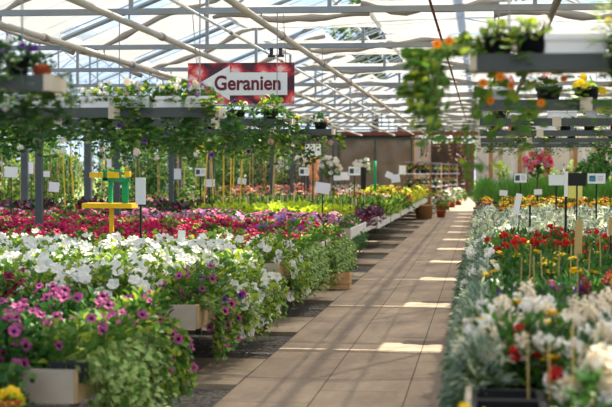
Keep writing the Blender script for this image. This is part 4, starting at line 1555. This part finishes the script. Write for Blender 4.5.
# right signs
card_sign(520.5, 178, 13, 9.5, 24, 0.6, 'framed sign with dark photo in the grass strip', 'card_photo')
card_sign(556.5, 180, 16, 10.5, 23, 0.6, 'plain white sign behind the black sign back', None, rz=0.3)
card_sign(577, 179.5, 17.5, 12.5, 20.5, 0.6, 'black back of a sign on a post in the marigolds', None, back=True)
card_sign(596.5, 178.5, 18, 10.5, 20.5, 0.6, 'framed sign with blue photo beside the black sign back', 'card_photo_blue')
t = card_sign(566, 184, 3.5, 25, 13.2, 0.6, 'white sign seen edge on, on a tall black post in the red flowers', None)
t2 = card_sign(530, 207, 2, 4, 17, 0.6, 'short black post without a card among the pale leaves', None, back=True, name='label_post')
loose_card(503.5, 193, 8, 5.5, 27, 'small white label left of the tall leaning one, in the marigolds', 0.05, base=0.8)
loose_card(538, 192, 8, 5.5, 27, 'small white label right of the tall leaning one, in the marigolds', -0.03, base=0.8)
loose_card(517.5, 204, 6, 21, 16.5, 'tall white leaning label in the pale leaved strip', 0.18, base=0.8)
loose_card(578.5, 240, 7.5, 40, 11.4, 'broad pale wooden label stick in the yellow daisies', 0.02, 'bamboo', 'wooden_label', base=0.7)
loose_card(575, 191, 14, 14, 22, 'yellow card below the black sign back', 0.0, 'throat_yellow', base=0.75)
loose_card(611, 226, 5, 18, 11.8, 'wooden label cut by the picture edge in the red flowers', 0.0, 'bamboo', 'wooden_label', base=0.7)

# ------------------------------------------------------------------ yellow and green rack
YK = 16.4
a = at(110, 205.5, YK)
rk = thing('tool_rack', 'yellow stand with green tool holders and a yellow tray among the petunias', 'rack', (a.x, YK, 0.52))
u = YK / FPX
zt = a.z - 0.52


def rp(px, py):
    q = at(px, py, YK)
    return q.x - a.x, q.z - 0.52


mb = MB(); mb.box((0, 0, zt), (52 * u, 0.3, 5 * u)); mb.build('tray', M['yellow_paint'], rk)
mb = MB(); mb.box((0.02, 0, zt / 2), (0.045, 0.045, zt)); mb.build('post', M['yellow_paint'], rk)
for (x0, y0, x1, y1) in ((108.5, 177, 112, 203), (122, 182, 128, 203)):
    p, q = rp(x0, y1), rp(x1, y0)
    mb = MB(); mb.box(((p[0] + q[0]) / 2, 0.02, (p[1] + q[1]) / 2), (q[0] - p[0], 0.06, q[1] - p[1])); mb.build('green_upright', M['green_paint'], rk)
for (x0, y0, x1, y1) in ((91, 172.5, 104, 177.5), (108.5, 172, 119, 178), (126, 171, 131, 177)):
    p, q = rp(x0, y1), rp(x1, y0)
    mb = MB(); mb.box(((p[0] + q[0]) / 2, -0.03, (p[1] + q[1]) / 2), (q[0] - p[0], 0.08, q[1] - p[1])); mb.build('yellow_handle', M['yellow_paint'], rk)
for (x0, y0, x1, y1) in ((103, 170, 108, 181), (112, 169.5, 121, 171.5), (116, 178, 130, 182), (104, 178, 116, 180.5)):
    p, q = rp(x0, y1), rp(x1, y0)
    mb = MB(); mb.box(((p[0] + q[0]) / 2, 0.0, (p[1] + q[1]) / 2), (q[0] - p[0], 0.07, q[1] - p[1])); mb.build('green_holder', M['green_paint'], rk)

# ------------------------------------------------------------------ crate beside the path
cr = thing('wooden_crate', 'pale slatted wooden crate standing under the bench at the path edge', 'crate', (-1.93, 18.55, 0.045))
for zz in (0.035, 0.105, 0.175):
    for (c, d) in (((0, -0.15, zz), (0.5, 0.012, 0.058)), ((0, 0.15, zz), (0.5, 0.012, 0.058)), ((0.25, 0, zz), (0.012, 0.31, 0.058)), ((-0.25, 0, zz), (0.012, 0.31, 0.058))):
        mb = MB(); mb.box(c, d); mb.build('slat', M['crate_wood'], cr)
for sx in (-1, 1):
    for sy in (-1, 1):
        mb = MB(); mb.box((sx * 0.232, sy * 0.132, 0.105), (0.024, 0.024, 0.21)); mb.build('corner_post', M['crate_wood'], cr)
mb = MB(); mb.box((0, 0, 0.006), (0.49, 0.29, 0.012)); mb.build('base', M['crate_wood'], cr)

# ------------------------------------------------------------------ far things by the path
t = thing('wicker_basket', 'brown wicker basket on the ground by the far bench ends', 'basket', (at(424, 212, 47).x, 47, 0.045))
mb = MB(); mb.lathe([(0.25, 0), (0.29, 0.4), (0.31, 0.42), (0.28, 0.42), (0.24, 0.06), (0.001, 0.06)], 18); mb.build('body', M['basket'], t, True)
mb = MB(); mb.lathe([(0.3, 0.4), (0.325, 0.42), (0.3, 0.45), (0.28, 0.42)], 18); mb.build('rim', M['basket'], t, True)
FB = [combo('bush', [M['leaf_dark'], M['leaf'], M['leaf_yellow']], [M['cream_petal']], 220, 0.3, 0.5, 0.09, 0.06, 0, 0.03) for _ in range(2)]
t = thing('potted_shrub', 'round green shrub in a terracotta pot beside the wicker basket', 'plant', (at(441, 205, 48.5).x, 48.5, 0.04))
put('pot', BIGPOT['terracotta'], t, (0, 0, 0), None, (1.6, 1.6, 1.6))
put('foliage', FB[0][0], t, (0, 0, 0.22), None, (0.85, 0.85, 0.8))
mb = MB()
for (c, d) in (((0, 0, 0.95), (0.7, 0.5, 0.03)), ((0, 0, 0.55), (0.7, 0.5, 0.03))):
    pass
# display racks with pots in the opening of the end wall
BLOOM = {kk: combo('potted_bloom', LD, [M[pm]], 60, 0.17, 0.2, 0.07, 0.05, 14, 0.04) for kk, pm in (('white', 'white_petal'), ('pink', 'palepink_petal'), ('salmon', 'salmon_petal'), ('yellow', 'yellow_petal'))}
RACKS = [(-2.45, 55.5), (-2.2, 61.0), (-2.0, 66), (-1.7, 71), (-1.4, 77)]
for i, (x, y) in enumerate(RACKS):
    t = thing('display_rack', f'white wire display rack in the end wall opening, {od(i + 1)} along the path', 'rack', (x, y, 0.04))
    W2 = 1.0
    for sx in (-1, 1):
        for sy in (-1, 1):
            mb = MB(); mb.box((sx * W2 / 2, sy * 0.6, 0.95), (0.035, 0.035, 1.9)); mb.build('post', M['board_tan'] if i % 2 else M['post_wood'], t)
    for zz in (0.35, 0.9, 1.45):
        mb = MB(); mb.box((0, 0, zz), (W2, 1.25, 0.03)); mb.build('rack_shelf', M['card'], t)
    mb = MB(); mb.box((0, 0, 1.9), (W2, 1.25, 0.03)); mb.build('top', M['steel'], t)
    for zi, zz in enumerate((0.365, 0.915, 1.465)):
        for q in range(3):
            for q2 in range(2):
                kk = random.choice(['white', 'white', 'white', 'pink', 'yellow', 'salmon'])
                tt = thing('potted_bloom', f'small potted bloom on the display racks by the end wall', 'plant', (x - 0.3 + 0.3 * q, y - 0.4 + 0.5 * q2, zz + 0.045), 0, 'potted blooms on the display racks')
                put('pot', POT, tt, None, None, 1.4)
                put('foliage', BLOOM[kk][0], tt, (0, 0, 0.13), (0, 0, R(0, 6)), 0.95)
                put('blossoms', BLOOM[kk][1], tt, (0, 0, 0.13), (0, 0, R(0, 6)), 1.0)['kind'] = 'stuff'
# small wooden chest and shrubs beside the racks
q = at(426, 190, 54.2)
t = thing('wooden_chest', 'small tan wooden chest standing at the first display rack', 'chest', (q.x - 0.1, 53.9, 0.04))
mb = MB(); mb.box((0, 0, 0.5), (0.6, 0.4, 1.0)); mb.build('body', M['basket'], t)
mb = MB(); mb.box((0, 0, 1.02), (0.66, 0.46, 0.05)); mb.build('lid', M['crate_wood'], t)
for i, (x, y, k) in enumerate(((-1.55, 55.2, 1.0), (-1.45, 58.2, 1.2), (-1.3, 62.5, 1.3), (-1.1, 67, 1.2))):
    t = thing('flower_shrub', f'white flowered leafy pot standing along the path by the racks, {od(i + 1)} from the wicker basket', 'plant', (x, y, 0.04))
    put('pot', BIGPOT['terracotta'], t, None, None, 2.0)
    put('foliage', BLOOM['white'][0], t, (0, 0, 0.28), None, 2.0 * k)
    put('blossoms', BLOOM['white' if i % 2 else 'pink'][1], t, (0, 0, 0.28), None, 2.05 * k)['kind'] = 'stuff'
# hanging brown strands above racks
for i in range(9):
    x = -2.4 + 0.22 * i
    t = thing('hanging_strand', f'brown dried strand hung in the end wall opening, {od(i + 1)} from the panels', 'decoration', (x, 57.5, 2.0))
    mb = MB()
    pts = [(R(-.03, .03), R(-.03, .03), 0.95 - 0.16 * k) for k in range(int(R(4, 7)))]
    mb.tube(pts, 0.02, 5)
    mb.build('cord', M['bark'], t)
    mb = MB()
    for k in range(40):
        p = Vector(pts[random.randrange(1, len(pts))])
        mb.leaf(p, rdir(-1, 0.2), (0, 0, 1), 0.12, 0.05, 0.1, 0.2)
    mb.build('tuft', M['board_tan'] if i % 2 else M['bark'], t)


def tree(name, label, loc, h, crown_r, trunk_r, mats, n=600, leafs=0.12, squash=1.0, group=None, flowers=None, blooms=0, cat='tree', pot=None):
    t = thing(name, label, cat, loc, 0, group)
    mb = MB()
    top = h - crown_r
    mb.tube([(0, 0, 0), (R(-.04, .04) * h * 0.2, R(-.03, .03), top * 0.5), (0, 0, top)], [trunk_r, trunk_r * 0.85, trunk_r * 0.7], 7)
    for k in range(6):
        d = rdir(0.2, 0.9)
        mb.tube([(0, 0, top * 0.9), Vector((0, 0, top)) + d * crown_r * 0.7], [trunk_r * 0.5, trunk_r * 0.2], 5)
    mb.build('trunk', M['bark'], t, True)
    mb = MB()
    for k in range(n):
        d = rdir(-1, 1)
        s = R(0.3, 1.0) ** 0.5 * (0.85 + 0.2 * math.sin(d.x * 5 + d.z * 4))
        p = Vector((d.x * crown_r * s, d.y * crown_r * s, top + d.z * crown_r * squash * s))
        mb.leaf(p, d + rdir(-1, 1) * 0.8, (0, 0, 1), leafs * R(0.7, 1.2), leafs * 0.6, 0.15, 0.2, random.randrange(len(mats)))
    mb.build('crown', mats, t, True)
    if blooms:
        bb = ball_head('blossom', flowers[0], 0.07, 24, 0.02, 0.6)
        bs = [bb] + [ball_head('blossom', f, 0.07, 24, 0.02, 0.6) for f in flowers[1:]]
        for k in range(blooms):
            d = rdir(-0.5, 1)
            if d.y > 0.3:
                d.y *= -1
            put('blossom', random.choice(bs), t, mx=orient(Vector((d.x * crown_r * 1.02, d.y * crown_r * 1.02, top + d.z * crown_r * squash * 1.02)), d) @ Matrix.Scale(crown_r / 0.36 * R(.8, 1.1), 4))
    return t


GL = [M['leaf'], M['leaf_dark']]
q = at(329, 168, 44); tree('hydrangea_tree', 'round white flowered standard tree between the framed signs', (q.x, 44, 0.6), q.z - 0.6 + 0.36, 0.36, 0.02, GL, 300, 0.1, 0.9, None, [M['cream_petal'], M['white_petal']], 26)
q = at(302, 164, 46); tree('hydrangea_tree', 'white flowered standard tree behind the first framed sign', (q.x, 46, 0.6), q.z - 0.6 + 0.3, 0.32, 0.02, GL, 260, 0.1, 0.9, None, [M['cream_petal']], 20)
q = at(364, 166, 46); tree('hydrangea_tree', 'white flowered standard tree behind the second framed sign', (q.x, 46, 0.6), q.z - 0.6 + 0.3, 0.34, 0.02, GL, 260, 0.1, 0.7, None, [M['cream_petal'], M['white_petal']], 22)
q = at(290, 165, 48); tree('hydrangea_tree', 'pale flowered shrub left of the white standard trees', (q.x, 48, 0.6), q.z - 0.6 + 0.4, 0.4, 0.02, GL, 260, 0.1, 0.9, None, [M['white_petal']], 16)
q = at(537.5, 163.5, 31); tree('geranium_tree', 'pink and orange flowered standard tree above the grasses', (q.x, 31, 0.6), q.z - 0.6 + 0.27, 0.28, 0.018, GL, 260, 0.09, 0.9, None, [M['pink_petal'], M['salmon_petal'], M['magenta_petal']], 34)
q = at(375, 170, 47)
t = thing('rolled_banner', 'upright green roll beside the white flowered tree', 'banner', (q.x, 47, 0.6))
mb = MB(); mb.tube([(0, 0, 0), (0, 0, q.z - 0.6 + 0.3)], 0.05, 10); mb.build('roll', M['green_paint'], t, True)
# orange wrapped figure-like hanging bundle under the white sheet
q = at(314, 165, 31.3)
t = thing('dried_bundle', 'orange brown dried bundle on a stick below the white sheet', 'decoration', (q.x, 31.3, 0.56))
mb = MB(); mb.tube([(0, 0, 0), (0, 0, q.z - 0.6 + 0.25)], 0.012, 6); mb.build('stick', M['bamboo'], t)
mb = MB()
for k in range(120):
    mb.leaf((R(-.06, .06), R(-.06, .06), q.z - 0.6 + R(-.25, .25)), (R(-.6, .6), R(-.6, .6), -1), (0, 1, 0), 0.14, 0.05, 0.1, 0.1)
mb.build('straw', mat('dried straw', (222, 160, 112), 0.8, 0.2), t)

# climbing plants with bamboo canes, sold from the back benches
CL = [combo('climber_leaves', [M['leaf_dark'], M['leaf'], M['leaf_yellow']], [M['salmon_petal']], 150, 0.2, 0.9, 0.09, 0.06, 2, 0.04) for _ in range(3)]
for i in range(26):
    px = -10 + i * 11.5 + R(-3, 3)
    Y = 28.1 + 4.1 * random.randrange(0, 4) + R(0.5, 2.7)
    q = at(px, 180, Y)
    if q.x > -3.0:
        continue
    zc = 0.555 if q.x > -8.95 else 0.045
    t = thing('climbing_plant', f'climbing plant tied to bamboo canes behind the petunias, {od(i + 1)} counted toward the path', 'plant', (q.x, Y, zc))
    put('pot', BIGPOT['terracotta' if i % 3 else 'black_plastic'], t, (0, 0, 0), None, 1.0)
    put('foliage', random.choice(CL)[0], t, (0, 0, 0.1), (0, 0, R(0, 6)), (R(0.7, 1.1), R(.7, 1.1), R(0.35, 0.85) + (0.5 if zc < 0.1 else 0)))
    for k in range(2):
        mb = MB(); x_ = R(-.1, .1); mb.tube([(x_, 0, 0.1), (x_ * 0.3 + R(-.05, .05), 0, R(1.15, 1.5) + 0.55 - zc)], 0.009, 5); mb.build('cane', M['bamboo'], t)
# canes close behind the shelf end, thin and yellow
for i, px in enumerate((65, 73, 213, 223, 229, 236, 241, 205)):
    Y = 24.0 + (i % 3)
    q = at(px, 150, Y)
    t = thing('bean_cane', f'tall yellow bamboo cane leaning under the grey shelves, {od(i + 1)} toward the path', 'cane', (q.x, Y, 0.6))
    mb = MB(); mb.tube([(R(-.06, .06), 0, 0), (R(-.05, .05), 0, q.z - 0.6)], 0.012, 6); mb.build('stick', mat('yellow cane', (226, 190, 60), 0.6), t)
    mb = MB()
    for k in range(20):
        mb.leaf((R(-.06, .06), R(-.05, .05), R(0.1, 0.5)), rdir(-.2, 1), (0, 0, 1), 0.09, 0.06)
    mb.build('leaves', M['leaf'], t)
# shrubs and trees for sale beyond the benches, at the glass side
for i in range(38):
    Y = R(40, 57)
    x = -7.2 - R(0, 8.5)
    h = R(1.7, 2.7)
    mats = random.choice(([M['leaf_yellow'], M['leaf_light']], [M['leaf'], M['leaf_yellow']], [M['leaf_dark'], M['leaf']], [M['leaf_dark'], M['leaf']], [M['leaf_dark'], M['bark']]))
    tree('nursery_tree', f'potted leafy tree on the ground past the flower benches, {od(i + 1)} of the stand', (x, Y, 0.05), h, R(0.55, 0.8), 0.03, mats, 420, 0.13, 1.1)
for i, (px, py, Y, r) in enumerate(((596, 166, 40, 0.42), (608, 160, 37, 0.45), (585, 172, 44, 0.35))):
    q = at(px, py, Y); tree('green_shrub', f'feathery green shrub at the frame side of the daisy benches, {od(i + 1)}', (q.x, Y, 0.6), q.z - 0.6 + r, r, 0.02, [M['leaf_grass'], M['leaf_dark']], 500, 0.12, 0.9)
# plants beyond the opening along the path and behind the right side
for i in range(14):
    Y = R(62, 86)
    x = R(0.6, 6.5)
    tree('yard_shrub', f'potted shrub in the sunny yard past the end wall, {od(i + 1)}', (x, Y, 0.0), R(1.2, 2.4), R(0.45, 0.8), 0.03, random.choice(([M['leaf_burgundy'], M['leaf_dark']], [M['leaf'], M['leaf_yellow']], [M['leaf_yellow'], M['leaf_light']])), 260, 0.16, 1.0)
q = at(461, 180, 72)
tree('copper_shrub', 'dark copper leaved tall shrub at the far end of the path', (q.x, 72, 0.0), 2.5, 0.62, 0.04, [M['leaf_burgundy'], M['bark']], 420, 0.16, 1.7)
# outdoor trees behind the glasshouse
for i, (x, y, h, r) in enumerate(((-6.0, 82, 12.2, 2.6), (-15, 70, 5, 2.4), (-22, 66, 5.5, 3), (-27, 50, 5, 2.6), (-30, 38, 4.5, 2.5), (8, 104, 8, 3.5), (-2, 110, 8, 3.5))):
    tree('broadleaf_tree', f'green broadleaf tree outside behind the glasshouse, {od(i + 1)}', (x, y, -0.07), h, r, 0.25, [M['leaf'], M['leaf_yellow'], M['leaf_dark']], 1500, 0.55, 1.1)

# low stool with a yellow plant before the front bench
q = at(9, 392, 6.5)
t = thing('wooden_stool', 'low wooden stool before the front petunia bench', 'stool', (q.x - 0.02, 6.5, 0))
mb = MB(); mb.box((0, 0, q.z - 0.175), (0.3, 0.28, 0.03)); mb.build('seat', M['board_grey'], t)
for sx in (-1, 1):
    for sy in (-1, 1):
        mb = MB(); mb.box((sx * 0.11, sy * 0.1, (q.z - 0.19) / 2), (0.03, 0.03, q.z - 0.19)); mb.build('leg', M['board_grey'], t)
t = thing('yellow_sedum', 'bright yellow sedum in a terracotta pot before the front petunia bench', 'plant', (q.x, 6.5, q.z - 0.16))
put('pot', BIGPOT['terracotta'], t, None, None, (0.6, 0.6, 0.85))
put('foliage', FOL['lime'][0], t, (0, 0, 0.1), None, 0.3)
for k in range(16):
    d = rdir(0.1, 1)
    put('blossom', FL['yellow_sedum'][0], t, mx=orient(Vector((d.x * 0.06, d.y * 0.06, 0.1 + d.z * 0.075)), d) @ Matrix.Scale(0.55, 4))

# ------------------------------------------------------------------ light
sd = bpy.data.lights.new('sun', 'SUN')
sd.energy = 10
sd.color = (1.0, 0.88, 0.70)
sd.angle = math.radians(0.6)
so = bpy.data.objects.new('sun', sd)
C.objects.link(so)
TOSUN = Vector((0.25, 0.55, 0.80)).normalized()
so.rotation_euler = TOSUN.to_track_quat('Z', 'Y').to_euler()

w = bpy.data.worlds.new('sky')
SC.world = w
w.use_nodes = True
nt = w.node_tree
nd, ln = nt.nodes, nt.links
bg = nd['Background']
tc = nd.new('ShaderNodeTexCoord')
sepz = nd.new('ShaderNodeSeparateXYZ')
ln.new(tc.outputs['Generated'], sepz.inputs[0])
grad = nd.new('ShaderNodeValToRGB')
grad.color_ramp.elements[0].color = lin((206, 222, 240)) + (1,)
grad.color_ramp.elements[1].color = lin((128, 174, 228)) + (1,)
grad.color_ramp.elements[1].position = 0.4
ln.new(sepz.outputs[2], grad.inputs[0])
mp = nd.new('ShaderNodeMapping')
mp.inputs['Scale'].default_value = (1, 1, 2.2)
ln.new(tc.outputs['Generated'], mp.inputs[0])
nz = nd.new('ShaderNodeTexNoise')
nz.inputs['Scale'].default_value = 5
nz.inputs['Detail'].default_value = 7
ln.new(mp.outputs[0], nz.inputs[0])
mr = nd.new('ShaderNodeMapRange')
mr.inputs[1].default_value = 0.5
mr.inputs[2].default_value = 0.68
ln.new(nz.outputs['Fac'], mr.inputs[0])
mx = nd.new('ShaderNodeMix')
mx.data_type = 'RGBA'
ln.new(mr.outputs[0], mx.inputs[0])
ln.new(grad.outputs[0], mx.inputs[6])
mx.inputs[7].default_value = (1, 0.98, 0.95, 1)
ln.new(mx.outputs[2], bg.inputs[0])
bg.inputs[1].default_value = 1.0

SC.view_settings.view_transform = 'Standard'
SC.view_settings.look = 'None'
SC.view_settings.exposure = 0.72
SC.view_settings.gamma = 1
SC.view_settings.use_curve_mapping = False
cy = SC.cycles
cy.use_denoising = True
cy.max_bounces = 10
cy.transparent_max_bounces = 32
cy.diffuse_bounces = 5
cy.transmission_bounces = 6
cy.sample_clamp_indirect = 6
